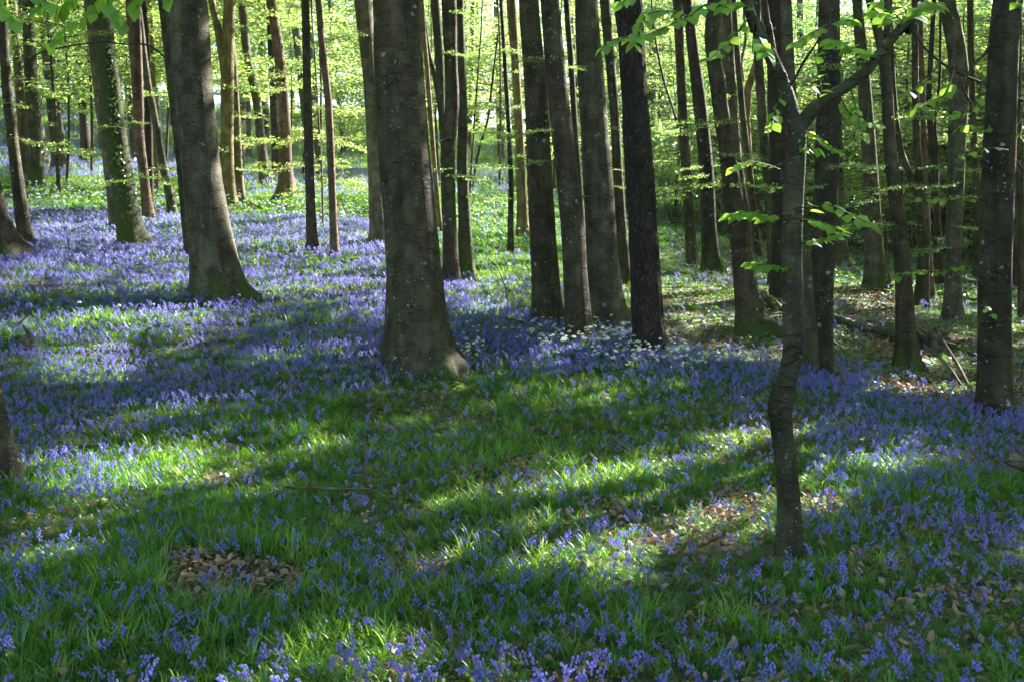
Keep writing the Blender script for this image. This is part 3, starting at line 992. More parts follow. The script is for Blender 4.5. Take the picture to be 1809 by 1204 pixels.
T['t59'] = add_tree(B, [(1759, 732, 56), (1757, 640, 54), (1757, 540, 54), (1759, 430, 54), (1766, 270, 54), (1772, 125, 50), (1781, 0, 50)], 10.2,
                    'large dark trunk dotted with pale lichen at the right, bluebells round its foot', bark='dark', flare=.08, moss=.2, sides=40, rough=.012,
                    forks=(([(1772, 40, 7), (1756, 66, 5), (1740, 95, 5), (1723, 112, 5), (1705, 140, 4.5), (1702, 160, 4.5), (1719, 187, 4.5), (1740, 214, 4.5), (1756, 232, 4.5), (1781, 266, 4), (1815, 310, 3.5)], 'sapling', 'limb', 0),
                           ([(1830, 186, 7), (1790, 172, 5.5), (1735, 147, 5), (1685, 125, 4.5), (1640, 92, 4), (1606, 50, 3.5), (1580, 25, 2.5)], 'dark', 'branch', 0)))
T['t60'] = add_tree(B, [(1806, 562, 15), (1804, 450, 13), (1801, 300, 12), (1798, 200, 11), (1800, 0, 10)], 18,
                    'slim trunk at the very right edge of the photo', bark='beech', flare=.2)
T['t61'] = add_tree(B, [(1797, 509, 14), (1790, 440, 12), (1781, 370, 11), (1772, 250, 10), (1765, 100, 9)], 25,
                    'dark leaning pole showing right of the large right trunk', bark='dark', flare=.2)
T['t64'] = add_tree(B, [(20, 848, 34), (6, 780, 30), (-8, 710, 27), (-22, 600, 26), (-50, 300, 24)], 7.3,
                    'near thin mossy trunk leaning out of the lower left corner', bark='dark', flare=.3, moss=.4, top=8, crown=False)
n_named = len(TREES)

# crooked sapling in the right foreground
sap, sap_d, sap_foot = add_tree('beech_sapling', [(1397, 978, 42), (1395, 900, 40), (1389, 820, 38), (1381, 755, 38), (1379, 712, 43), (1390, 672, 35), (1402, 620, 37),
                                                  (1401, 550, 37), (1399, 450, 36), (1402, 350, 34), (1406, 270, 34), (1408, 215, 30)], 5.75,
                                'crooked young beech in the right foreground, kinked low down and forked at the top', bark='sapling', flare=.12, moss=.10,
                                top=.1, crown=False, sides=40, rough=.02, flare_h=.15,
                                forks=(([(1407, 235, 28), (1398, 195, 27), (1386, 155, 25), (1368, 112, 24), (1352, 80, 23), (1340, 55, 21), (1328, 25, 20), (1316, -5, 19)], 'sapling', 'limb'),
                                       ([(1378, 140, 14), (1368, 105, 13), (1360, 60, 12), (1354, 20, 12), (1350, -5, 11)], 'dark', 'limb'),
                                       ([(1408, 245, 26), (1420, 214, 28), (1442, 188, 24), (1470, 168, 21), (1500, 150, 20), (1535, 121, 19), (1565, 82, 18), (1592, 50, 17), (1615, 20, 16), (1628, -5, 15)], 'sapling', 'limb'),
                                       ([(1390, 165, 7), (1404, 140, 5), (1420, 110, 5), (1440, 80, 4), (1462, 45, 3.5), (1475, -5, 3)], 'dark', 'branch', 0)))

# ------------------------------------------------------------------ single leaves on twigs near the camera
def near_leaf_mesh(k):
    rg = np.random.default_rng(40 + k)
    V, F = [], []
    n = 6
    prof = np.array([.0, .62, .95, 1.0, .78, .42, 0])
    t = np.linspace(0, 1, 7)
    bend = rg.uniform(.05, .28)
    cup = rg.uniform(.05, .22)
    for i in range(7):
        w = prof[i] * .5 * .76 * rg.uniform(.94, 1.06)
        z = -bend * t[i] ** 2
        V += [(t[i], 0, z), (t[i] * .98, w, z + cup * w), (t[i] * .98, -w, z + cup * w)]
    for i in range(6):
        a = i * 3
        F += [[a, a + 3, a + 4, a + 1], [a, a + 2, a + 5, a + 3]]
    return mesh_from('leaf', V, F, [M['leaf_near']], smooth=True)


LEAF_M = [near_leaf_mesh(k) for k in range(6)]


def orient(a, nrm):
    a = Vector(a).normalized()
    n = Vector(nrm)
    b = n.cross(a).normalized()
    n = a.cross(b)
    from mathutils import Matrix
    return Matrix((a, b, n)).transposed().to_euler()


def leafy_twig(parent, foot, path_px, d, leaf_px, n, mb_side=4, d2=None, droop=.25, rad=2.2, two=True, up=1.0):
    """a twig (part) drawn through picture points at distance d, carrying single leaves (sub-parts)"""
    Q = []
    d2 = d2 or d
    m = len(path_px)
    for i, (px, py) in enumerate(path_px):
        Q.append(at(px, py, d + (d2 - d) * i / max(1, m - 1)))
    Q = smooth_path(np.array(Q), 4 + 5 * m) - foot
    mb = MB()
    L = np.linspace(1, .35, len(Q))
    mb.tube(Q, rad * .5 * d / FPX * L * 1.6, mb_side)
    tw = obj('twig', mb.mesh('twig', [M['twig']], moss=True), parent)
    s = leaf_px * d / FPX
    for i in range(n):
        t = .18 + .82 * (i + .5) / n
        k = int(t * (len(Q) - 1))
        p = Q[k]
        tv = Q[min(k + 1, len(Q) - 1)] - Q[max(k - 1, 0)]
        tv /= np.linalg.norm(tv) + 1e-9
        side = np.cross(tv, [0, 0, 1.0])
        side /= np.linalg.norm(side) + 1e-9
        sg = 1 if i % 2 else -1
        a = tv * .8 + side * sg * random.uniform(.5, 1.1) + np.array([0, 0, -droop * random.uniform(.2, 2.2)])
        nr = np.array([random.gauss(0, .35), random.gauss(-.25, .35), up])
        lf = obj('leaf', random.choice(LEAF_M), tw)
        lf.location = p
        lf.rotation_euler = orient(a, nr)
        sc = s * random.uniform(.75, 1.15)
        lf.scale = (sc, sc, sc)
    return tw


def sap_twig(path, leaf_px, n, d=None, d2=None, **kw):
    leafy_twig(sap, sap_foot, path, d or sap_d, leaf_px * .88, int(n * 2.2), d2=d2, **kw)


sap_twig([(1384, 380), (1350, 382), (1320, 374), (1290, 382)], 30, 11, d2=5.3)
sap_twig([(1392, 488), (1370, 470), (1345, 468), (1322, 466)], 28, 8, d2=5.4)
sap_twig([(1412, 388), (1440, 390), (1462, 398), (1478, 402)], 26, 6, d2=5.4)
sap_twig([(1412, 430), (1440, 425), (1465, 420), (1490, 408)], 22, 9, d2=5.3)
sap_twig([(1412, 390), (1450, 360), (1500, 378), (1538, 396)], 30, 5, d2=5.2)
sap_twig([(1412, 230), (1440, 240), (1465, 258), (1490, 270)], 20, 9, d2=5.5)
sap_twig([(1480, 160), (1500, 200), (1530, 215), (1560, 222)], 19, 12, d2=5.3)
sap_twig([(1500, 150), (1512, 190), (1522, 230), (1528, 245)], 19, 7, d2=5.2)
sap_twig([(1440, 190), (1450, 160), (1445, 130), (1440, 95)], 24, 6, d2=5.4)
sap_twig([(1462, 45), (1440, 55), (1415, 70), (1400, 78)], 28, 7, d2=5.4)
sap_twig([(1462, 45), (1480, 40), (1500, 36), (1515, 40)], 20, 7, d2=5.4)
sap_twig([(1550, 110), (1520, 90), (1495, 80), (1465, 68)], 28, 10, d2=5.3)
sap_twig([(1592, 50), (1570, 30), (1548, 20), (1540, 2)], 34, 9, d2=5.2)
sap_twig([(1600, 40), (1620, 22), (1635, 12), (1655, 4)], 34, 9, d2=5.2)
sap_twig([(1340, 55), (1345, 75), (1352, 85), (1358, 100)], 30, 6, d2=5.3)
sap_twig([(1328, 25), (1310, 10), (1290, 5), (1275, 15)], 28, 6, d2=5.3)
sap_twig([(1328, 25), (1300, 60), (1275, 85), (1250, 108)], 26, 4, d2=5.1)
sap_twig([(1316, -5), (1250, 8), (1215, 30), (1150, 58), (1110, 66)], 28, 12, d2=4.7)
sap_twig([(1215, 30), (1180, 20), (1140, 30), (1120, 85)], 30, 8, d=4.9, d2=4.6)
sap_twig([(1110, 66), (1085, 70), (1062, 86)], 24, 4, d=4.7, d2=4.6)
sap_twig([(1125, -12), (1110, -4), (1100, 6)], 26, 3, d=4.8, d2=4.7)
sap_twig([(1386, 155), (1372, 190), (1366, 210), (1362, 230)], 24, 4, d2=5.4)
sap_twig([(1378, 300), (1350, 290), (1320, 286), (1290, 300)], 22, 7, d2=5.5)
sap_twig([(1407, 250), (1420, 262), (1440, 262), (1450, 270)], 18, 6, d2=5.5)
sap_twig([(1390, 560), (1375, 540), (1365, 520)], 18, 3, d2=5.6)

# large right trunk: leaf sprays on its two bare limbs
f59 = T['t59'][2]
d59 = T['t59'][1]
for path, lp, n in [([(1606, 50), (1600, 20), (1590, 5)], 24, 5), ([(1660, 108), (1640, 140), (1610, 160), (1590, 168)], 20, 9), ([(1685, 125), (1670, 165), (1640, 180), (1620, 192)], 20, 10),
                    ([(1735, 147), (1720, 190), (1690, 200), (1660, 205)], 19, 10), ([(1756, 232), (1735, 226), (1710, 220), (1690, 230)], 18, 8), ([(1781, 266), (1750, 262), (1715, 268), (1690, 275)], 18, 7),
                    ([(1735, 500), (1700, 470), (1660, 480), (1610, 478), (1570, 492)], 17, 18), ([(1735, 360), (1700, 345), (1665, 350), (1625, 352)], 16, 14), ([(1730, 540), (1745, 545), (1752, 560)], 15, 3),
                    ([(1800, 20), (1805, 4), (1812, -6)], 26, 4), ([(1809, 180), (1806, 220), (1802, 250)], 18, 5)]:
    leafy_twig(T['t59'][0], f59, path, d59 - .25, lp, n, d2=d59 - .9)

# beech outside the left of the frame whose low bough hangs into the top left corner
edge_t, edge_d, edge_foot = add_tree(B, [(-900, 1150, 150), (-910, 600, 130), (-920, 0, 120)], 4.2, 'boughs of large soft green leaves hanging into the top left corner from a near beech',
                                     bark='grey', flare=.3, top=9, crown=False, depth=3.6,
                                     forks=(([(-915, 40, 60), (-600, -60, 40), (-300, -70, 22), (0, -55, 12), (200, -40, 7), (420, -30, 4)], 'twig', 'bough', 0),))
for path, lp, n in [([(0, -55), (-10, -10), (10, 20), (30, 40)], 52, 6), ([(80, -50), (70, -10), (90, 10), (60, 10)], 46, 6), ([(150, -45), (130, -10), (100, 20)], 46, 5), ([(200, -40), (190, 0), (200, 22), (215, 40)], 44, 6),
                    ([(200, -40), (160, 20), (120, 50), (85, 82)], 40, 6), ([(300, -35), (297, -12), (298, 2)], 50, 2), ([(260, -36), (240, -4), (235, 12)], 42, 4)]:
    leafy_twig(edge_t, edge_foot, path, 3.7, lp * .68, n * 2, rad=1.0, droop=.5)

# ------------------------------------------------------------------ shared boughs of layered small leaves
def bough_mesh(k, mat, length=1.7, n_side=15, per=15, size=.075):
    rg = np.random.default_rng(100 + k)
    mb = MB()
    m = 8
    t = np.linspace(0, 1, m)
    z = .10 * length * np.sin(t * 2.2) - .16 * length * t ** 2
    y = .08 * np.sin(t * 4 + k)
    main = np.stack([t * length, y, z], 1)
    mb.tube(main, .011 * (1 - .75 * t), 4)
    P, A = [], []
    for s in range(n_side):
        u = .15 + .85 * s / (n_side - 1)
        b = np.array([np.interp(u, t, main[:, q]) for q in range(3)])
        sg = 1 if s % 2 else -1
        ln = length * (.46 * math.sin(math.pi * min(1, u * .95 + .1)) + .16) * rg.uniform(.7, 1.2)
        dv = np.array([.75, sg * rg.uniform(.7, 1.1), rg.uniform(-.06, .10)])
        dv /= np.linalg.norm(dv)
        e = b + dv * ln
        mb.tube(np.array([b, (b + e) / 2 + [0, 0, .03], e]), np.array([.005, .004, .002]), 3)
        for q in range(per):
            v = (q + .6) / per
            P.append(b + (e - b) * v + rg.normal(0, .018, 3) * [1, 1, .7])
            side = np.cross(dv, [0, 0, 1]) * (1 if q % 2 else -1)
            A.append(dv * .7 + side * rg.uniform(.4, 1.0) + [0, 0, rg.uniform(-.45, .05)])
            if rg.random() < .75:
                P.append(P[-1] + rg.normal(0, .035, 3))
                A.append(dv + rg.normal(0, .8, 3) * [1, 1, .4])
    P, A = np.array(P), np.array(A)
    Nn = rg.normal(0, .42, (len(P), 3)) + [0, 0, 1.0]
    V, F = leaf_quads(P, A, Nn, size * rg.uniform(.65, 1.25, len(P)), .66, .06)
    # a kink on the midrib keeps each leaf from being a flat card
    mb.add(V, F, 1)
    me = mb.mesh('bough', [M['twig'], mat], smooth=False, moss=True)
    return me


BOUGH = {'leaf': [bough_mesh(k, M['leaf']) for k in range(5)], 'shade': [bough_mesh(k + 9, M['leaf_shade']) for k in range(4)],
         'yellow': [bough_mesh(k + 20, M['leaf_yellow']) for k in range(3)]}


def lit_block(p):
    """does a bough at p stand between the sun and a sun fleck on the ground?"""
    q = np.array([p, p + [.5, 0, 0], p + [0, .5, 0]])
    x, y, _ = to_px(shadow_of(q))
    return float(lit(x, y).max())


def add_bough(parent, foot, p, az, sc, fam='leaf', check=True, tilt=0.0):
    if check and lit_block(p) > .38 and random.random() < .93:
        return
    # keep boughs rising from inside the ground out
    if p[2] < terrain(p[0], p[1]) + .5:
        return
    b = obj('bough', random.choice(BOUGH[fam]), parent)
    b.location = p - foot
    b.rotation_euler = (random.uniform(-.12, .12), tilt + random.uniform(-.12, .12), az)
    s = sc * random.uniform(.85, 1.15)
    b.scale = (s, s, s)


def boughs_at(key, spots, fam='leaf'):
    """boughs growing from a known trunk; spots are picture points of the bough's centre, with size in metres"""
    t, d, foot = T[key]
    for px, py, sz, side in spots:
        p = at(px, py, d - random.uniform(0, .8))
        az = (0 if side > 0 else math.pi) + random.uniform(-.5, .5) - (0.4 * side)
        start = p - np.array([math.cos(az), math.sin(az), 0]) * sz * .5
        b = obj('bough', random.choice(BOUGH[fam]), t)
        b.location = start - foot
        b.rotation_euler = (0, random.uniform(-.05, .15), az)
        b.scale = (sz / 1.7,) * 3


boughs_at('t9', [(215, 318, .9, -1), (255, 310, 1.0, 1), (300, 300, 1.1, 1), (200, 225, .5, -1), (235, 218, .4, 1), (180, 62, .5, -1)])
boughs_at('t2', [(75, 258, .9, 1), (110, 270, 1.0, 1), (60, 160, .8, 1), (25, 190, .9, -1)])
boughs_at('t29', [(782, 298, .55, -1), (815, 310, .7, 1), (838, 318, .5, 1), (790, 245, .3, -1), (800, 95, .5, 1), (812, 20, .5, 1)])
boughs_at('t34', [(930, 235, .5, -1), (945, 110, .45, -1), (935, 282, .35, 1)])
boughs_at('t35', [(962, 232, .35, -1), (955, 285, .35, -1), (1010, 120, .3, 1)])
boughs_at('t38', [(1092, 300, .4, 1), (1088, 330, .4, 1)])
boughs_at('t24', [(560, 330, .9, -1), (600, 325, 1.1, 1), (540, 340, .9, -1), (630, 335, 1.0, 1), (570, 280, 1.2, 1), (550, 240, 1.2, -1), (580, 190, 1.3, 1), (600, 250, 1.2, 1), (530, 290, 1.0, -1),
                  (610, 130, 1.3, 1), (530, 150, 1.2, -1), (560, 80, 1.2, 1), (600, 40, 1.2, 1)], 'yellow')
boughs_at('t25', [(700, 290, .6, 1), (615, 245, .9, -1), (610, 160, 1.0, -1), (600, 305, .8, -1), (620, 60, 1.0, -1)], 'yellow')
boughs_at('t32', [(880, 255, .6, -1), (920, 280, .7, 1), (870, 190, .8, -1), (925, 190, .8, 1), (860, 120, .8, -1), (900, 90, .8, 1), (930, 130, .8, 1), (880, 320, .5, -1)], 'leaf')
boughs_at('t41', [(1215, 300, .8, -1), (1230, 315, .7, -1), (1280, 296, .7, 1), (1215, 215, .8, -1)])
boughs_at('t40', [(1200, 345, 1.1, -1), (1180, 285, 1.0, -1), (1190, 240, 1.0, -1), (1240, 170, .9, 1), (1175, 330, 1.2, -1)])
boughs_at('t20', [(480, 250, 1.2, -1), (540, 230, 1.1, 1), (470, 290, 1.1, -1), (450, 210, 1.2, -1), (500, 130, 1.2, -1), (530, 290, 1.0, 1)], 'yellow')
boughs_at('t12', [(330, 300, .9, 1), (290, 170, .9, -1), (320, 190, 1.0, 1)])
boughs_at('t17', [(440, 250, 1.1, 1), (380, 270, 1.0, -1), (430, 160, 1.2, 1), (440, 300, 1.0, 1)])
boughs_at('t5', [(130, 270, 1.3, 1), (80, 220, 1.3, -1), (140, 200, 1.3, 1)])
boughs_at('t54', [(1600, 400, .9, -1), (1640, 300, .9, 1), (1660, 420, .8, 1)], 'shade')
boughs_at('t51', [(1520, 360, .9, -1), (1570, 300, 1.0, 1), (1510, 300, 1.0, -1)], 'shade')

boughs_at('t42', [(1270, 215, .8, -1), (1320, 330, .7, 1), (1285, 270, .7, 1), (1260, 330, .7, -1)])
boughs_at('t49', [(1430, 330, .5, -1), (1490, 300, .6, 1), (1480, 120, .6, 1)])
boughs_at('t56', [(1660, 330, .8, -1), (1720, 300, .8, 1), (1650, 200, .8, -1), (1715, 400, .7, 1), (1655, 440, .7, -1)])
boughs_at('t58', [(1700, 350, 1.2, -1), (1745, 280, 1.2, 1), (1700, 240, 1.2, -1)])
boughs_at('t52', [(1565, 330, .7, -1), (1610, 210, .7, 1), (1550, 400, .7, -1)])
boughs_at('t36', [(1100, 230, .5, 1), (1030, 350, .4, -1)])
boughs_at('t30', [(850, 300, .8, 1), (860, 240, .9, 1), (845, 350, .7, 1)])

# ------------------------------------------------------------------ understory: young beeches, shrubs, the stand behind
NICK = {'t2': 'slim dark trunk by the left edge', 't3': 'mossy olive trunk at far left', 't9': 'green mossy trunk', 'leftbig': 'stout grey beech', 't17': 'olive-green forked trunk', 't20': 'pinkish sunlit beech',
        't22': 'straight slim pole', 't25': 'sandy coloured beech', 'main': 'thickest beech', 't29': 'kinked grey-brown trunk', 't33': 'golden trunk', 't34': 'first centre-row trunk', 't36': 'broad pale grey beech',
        'pine': 'black pine', 't40': 'slim trunk right of the pine', 't41': 'dark leaning beech', 't42': 'bowed brown beech', 't45': 'bent yellow mossy trunk', 'sap': 'crooked sapling', 't49': 'dark cracked trunk', 't51': 'speckled pale beech',
        't52': 'knotted mid-brown beech', 't54': 'V-forked slim beech', 't56': 'pale bowed beech', 't59': 'large right-hand trunk'}
NPX = {k: (1404 if k == 'sap' else float(to_px(T[k][2] + [0, 0, 1.5])[0])) for k in NICK}


def beside(px, lead):
    k = min(NPX, key=lambda q: abs(NPX[q] - px))
    return '%s, just %s of the %s' % (lead, 'left' if px < NPX[k] else 'right', NICK[k])


def in_frame(x, y, z=2.0, m=60):
    px, py, f = to_px(np.array([x, y, z]))
    return -m < px < 1809 + m and f > 1


def young_tree(x, y, h, nb, fam, label, group, lo=.25, spread=.5, size=1.25, bark='beech', name='young_beech_tree'):
    z = float(terrain(x, y))
    foot = np.array([x, y, z])
    t = tag(empty(name, foot), label, 'tree', group)
    k = 6
    tt = np.linspace(0, 1, k)
    dx, dy = random.uniform(-.5, .5), random.uniform(-.4, .4)
    pts = np.stack([dx * tt + .12 * np.sin(tt * 5 + x), dy * tt, tt * h - .15 * (tt == 0)], 1)
    mb = MB()
    r0 = random.uniform(.03, .06)
    mb.tube(pts, r0 * (1 - .8 * tt), 7, moss=.2)
    obj('trunk', mb.mesh('trunk', [M[bark]], moss=True), t)
    for i in range(nb):
        u = lo + (1 - lo) * (i + random.random() * .6) / nb
        p = np.array([np.interp(u, tt, pts[:, q]) for q in range(3)])
        add_bough(t, foot, p + foot, random.uniform(0, 6.28), size * (1.25 - .5 * u), fam)
    TREES.append((x, y, y))


rr = random.Random(11)


def spot_free(x, y, r):
    return all((x - a) ** 2 + (y - b) ** 2 > r * r for a, b, _ in TREES)


def scatter_young(n, xr, yr, pxr, h, nb, fam, label, group, lo, size, minr=1.2):
    c = tries = 0
    while c < n and tries < 4000:
        tries += 1
        y = rr.uniform(*yr)
        px = rr.uniform(*pxr)
        x = (px - 904.5) / FPX * y
        if not spot_free(x, y, minr):
            continue
        young_tree(x, y, rr.uniform(*h), nb, rr.choice(fam), beside(px, label), group, lo, size=size)
        c += 1


scatter_young(20, None, (27, 48), (-40, 640), (7, 11), 18, ['yellow', 'leaf', 'leaf'], 'sunlit young beech', 'young beeches behind the left bank', .34, 1.5)
scatter_young(17, None, (28, 48), (640, 1180), (8, 12), 20, ['yellow', 'yellow', 'leaf'], 'yellow-green young beech', 'young beeches in the bright middle gap', .22, 1.6)
scatter_young(26, None, (30, 47), (1130, 1860), (8, 12), 30, ['leaf', 'leaf', 'yellow', 'shade'], 'green young beech', 'young beeches at the right', .15, 1.7)


def shrub_mesh(k, n=2600):
    rg = np.random.default_rng(300 + k)
    mb = MB()
    for s in range(9):
        a = rg.uniform(0, 6.28)
        e = np.array([math.cos(a) * rg.uniform(.4, 1.2), math.sin(a) * rg.uniform(.4, 1.2), rg.uniform(1.4, 2.6)])
        mb.tube(np.array([[0, 0, -.1], e * .5 + [0, 0, .25], e]), np.array([.022, .014, .006]), 5)
    c = rg.standard_normal((46, 3))
    c /= np.linalg.norm(c, axis=1)[:, None]
    c = c * (rg.uniform(.3, 1, (46, 1)) ** .5) * [1.5, 1.5, 1.25] + [0, 0, 1.45]
    P = c[rg.integers(0, 46, n)] + rg.normal(0, 1, (n, 3)) * [.32, .32, .09]
    P[:, 2] = np.maximum(P[:, 2], .08)
    A = rg.normal(0, 1, (n, 3)) * [1, 1, .4]
    Nn = rg.normal(0, .5, (n, 3)) + [0, 0, 1]
    V, F = leaf_quads(P, A, Nn, .10 * rg.uniform(.6, 1.25, n), .68, .05)
    mb.add(V, F, 1)
    return mb.mesh('shrub', [M['twig'], M['leaf_shade'] if k % 3 else M['leaf']], smooth=False, moss=True)


SH = [shrub_mesh(k) for k in range(4)]
for (px, y, s) in [(1190, 30, .8), (1150, 34, 1.1), (1290, 33, 1.1), (1380, 31, .9), (1420, 36, 1.3), (1500, 33, 1.1), (1570, 30, .9), (1610, 35, 1.3), (1660, 31, .9),
                   (1715, 34, 1.3), (1770, 31, 1.0), (1840, 35, 1.3), (1240, 38, 1.4), (1340, 39, 1.5), (1480, 41, 1.5), (1560, 40, 1.5), (1650, 42, 1.5), (1740, 42, 1.6), (1100, 42, 1.3), (1010, 46, 1.2)]:
    y = y + 5
    x = (px - 904.5) / FPX * y
    o = obj('shrub', random.choice(SH), None, (x, y, float(terrain(x, y)) - .05))
    o.rotation_euler.z = random.uniform(0, 6.28)
    o.scale = (s, s, s * random.uniform(.8, 1.1))
    tag(o, beside(px, 'low leafy green bush far behind'), 'bush', 'bushes at the back of the right slope')

# further trunks, each a tree
BARKS = ['beech', 'grey', 'grey', 'dark', 'beech', 'mossy']
far_spots = []
tries = 0
while len(far_spots) < 46 and tries < 6000:
    tries += 1
    y = rr.uniform(33, 68)
    px = rr.uniform(-60, 1870)
    if 820 < px < 1010 and rr.random() < .6:
        continue
    x = (px - 904.5) / FPX * y
    if not spot_free(x, y, 2.2):
        continue
    TREES.append((x, y, y))
    far_spots.append((px, x, y))
for (px, x, y) in far_spots:
    z = float(terrain(x, y))
    foot = np.array([x, y, z])
    sidew = 'left' if px < 640 else ('mid' if px < 1150 else 'right')
    lab = {'left': 'straight trunk far back on the left among many like it', 'mid': 'distant trunk in the bright haze of the middle gap',
           'right': 'distant trunk half hidden by leaves on the right'}[sidew]
    lab = beside(px, {'left': 'straight trunk far back', 'mid': 'pale distant trunk', 'right': 'distant trunk among leaves'}[sidew])
    t = tag(empty(B, foot), lab, 'tree', {'left': 'distant trunks on the left', 'mid': 'distant trunks in the middle', 'right': 'distant trunks on the right'}[sidew])
    H = rr.uniform(15, 20)
    r = rr.uniform(.10, .27)
    ln = rr.uniform(-.09, .03)
    tt = np.linspace(0, 1, 12)
    path = np.stack([ln * H * tt + .15 * np.sin(tt * 4 + px), rr.uniform(-.3, .3) * tt, tt * H], 1)
    V, F, mo = trunk_mesh(path, r * (1 - .62 * tt), 12, .4, .3, (), .5, seed=int(px) + 999)
    me = mesh_from('trunk', V, F, [M[rr.choice(BARKS)]])
    a = me.attributes.new('moss', 'FLOAT', 'POINT')
    a.data.foreach_set('value', mo.astype(np.float32))
    obj('trunk', me, t)
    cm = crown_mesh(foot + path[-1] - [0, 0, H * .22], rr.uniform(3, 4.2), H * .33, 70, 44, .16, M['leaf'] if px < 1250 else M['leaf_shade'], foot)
    if cm:
        obj('crown', cm, t)
    for i in range(5 if px < 1000 else 8):
        u = rr.uniform(.10, .55)
        p = np.array([np.interp(u, tt, path[:, q]) for q in range(3)])
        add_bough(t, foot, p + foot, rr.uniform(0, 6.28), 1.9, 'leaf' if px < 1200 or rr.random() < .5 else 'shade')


# unseen wood outside the frame, added for its shade, and the far wood: masses
def mass(name, spots, label, leaf, size, clumps, per, trunks=True, h=(15, 19), cull=True, base=0.6, crown_r=3.8):
    mb = MB()
    Ps = []
    for (x, y) in spots:
        z = float(terrain(x, y))
        H = random.uniform(*h)
        tt = np.linspace(0, 1, 5)
        if trunks:
            mb.tube(np.stack([x + random.uniform(-.8, .8) * tt, y + 0 * tt, z - .3 + H * tt], 1), random.uniform(.14, .28) * (1 - .6 * tt), 8)
        u = rand_unit(clumps) * (RNG.uniform(.2, 1, (clumps, 1)) ** .6)
        lo = z + H * (1 - base)
        c = np.array([x, y, (lo + z + H) / 2]) + u * [crown_r, crown_r, (H * base) / 2]
        P = np.repeat(c, per, 0) + RNG.standard_normal((clumps * per, 3)) * [.6, .6, .2]
        rc = np.repeat(RNG.random(clumps), per)
        if cull:
            P = P[keep_mask(P, np.where(RNG.random(len(P)) < .75, rc, RNG.random(len(P))))]
        Ps.append(P)
    P = np.vstack(Ps)
    n = len(P)
    V, F = leaf_quads(P, rand_unit(n, .35), rand_unit(n) * .65 + [0, 0, 1.0], size * RNG.uniform(.7, 1.2, n))
    CROWN_BUDGET[0] += 2 * n
    if trunks:
        mb.add(V, F, 1)
        me = mb.mesh(name, [M['beech'], M[leaf]], smooth=False, moss=True)
    else:
        me = mesh_from(name, V, F, [M[leaf]], smooth=False)
    return tag(obj(name, me), label, 'woodland', kind='stuff')


out_spots = []
for gx_ in np.arange(-34, 72, 5.2):
    for gy_ in np.arange(-4, 80, 5.2):
        x, y = gx_ + rr.uniform(-2, 2), gy_ + rr.uniform(-2, 2)
        if y > 2 and in_frame(x, y, 2, 120 if y > 15 else 260):
            continue
        if y > 2 and x < 0 and in_frame(x, y, 12, 150):
            continue
        if math.hypot(x, y) < 5.5 or not spot_free(x, y, 2.5):
            continue
        if y < 2 and rr.random() < .5:
            continue
        out_spots.append((x, y))
out_spots += [(13.5, 19.5), (16.6, 22.4), (11.6, 17.2), (15.2, 18.2)]  # extra unseen trees added to shade the foreground
mass('added_shade_wood', out_spots, 'unseen beech wood added outside the frame to shade the ground', 'leaf', .42, 120, 24)
far = []
for k in range(170):
    y = rr.uniform(62, 112)
    px = rr.uniform(-250, 2050)
    if 850 < px < 1000 and rr.random() < .75:
        continue
    far.append(((px - 904.5) / FPX * y, y))
mass('distant_wood', far, 'far hillside wood closing the view behind all the trunks', 'leaf', .34, 80, 26, cull=False, base=.97, crown_r=3.8)

# ------------------------------------------------------------------ ground cover
def interp_line(px, pts):
    xs, ys = zip(*pts)
    return np.interp(px, xs, ys)


def blob(px, py, L):
    v = np.zeros_like(px)
    for cx, cy_, rx, ry, s in L:
        q = ((px - cx) / rx) ** 2 + ((py - cy_) / ry) ** 2
        v = np.maximum(v, s * np.clip(1.5 - q, 0, 1))
    return v


BARE = [(420, 1030, 150, 38, 1), (330, 990, 60, 20, .9), (740, 1000, 70, 20, .7), (890, 840, 90, 34, .6), (1560, 530, 95, 26, .9), (1540, 545, 60, 40, .6), (1660, 690, 130, 34, .9), (1780, 700, 60, 40, .8), (1290, 890, 70, 24, .6),
        (1540, 1000, 80, 24, .6), (1230, 1090, 60, 20, .6), (1090, 900, 70, 18, .4), (300, 340, 180, 9, .9), (560, 372, 160, 9, .8), (1440, 890, 60, 24, .5), (1720, 1050, 90, 20, .6), (1240, 600, 80, 16, .5), (1640, 620, 120, 30, .5), (1350, 430, 120, 20, .5), (1200, 960, 80, 14, .5)]


def slope_right(px, py):
    """open, short-grown slope on the right"""
    return (px > 1150) & (py < interp_line(px, [(1150, 620), (1809, 725)])) & (py > 380)


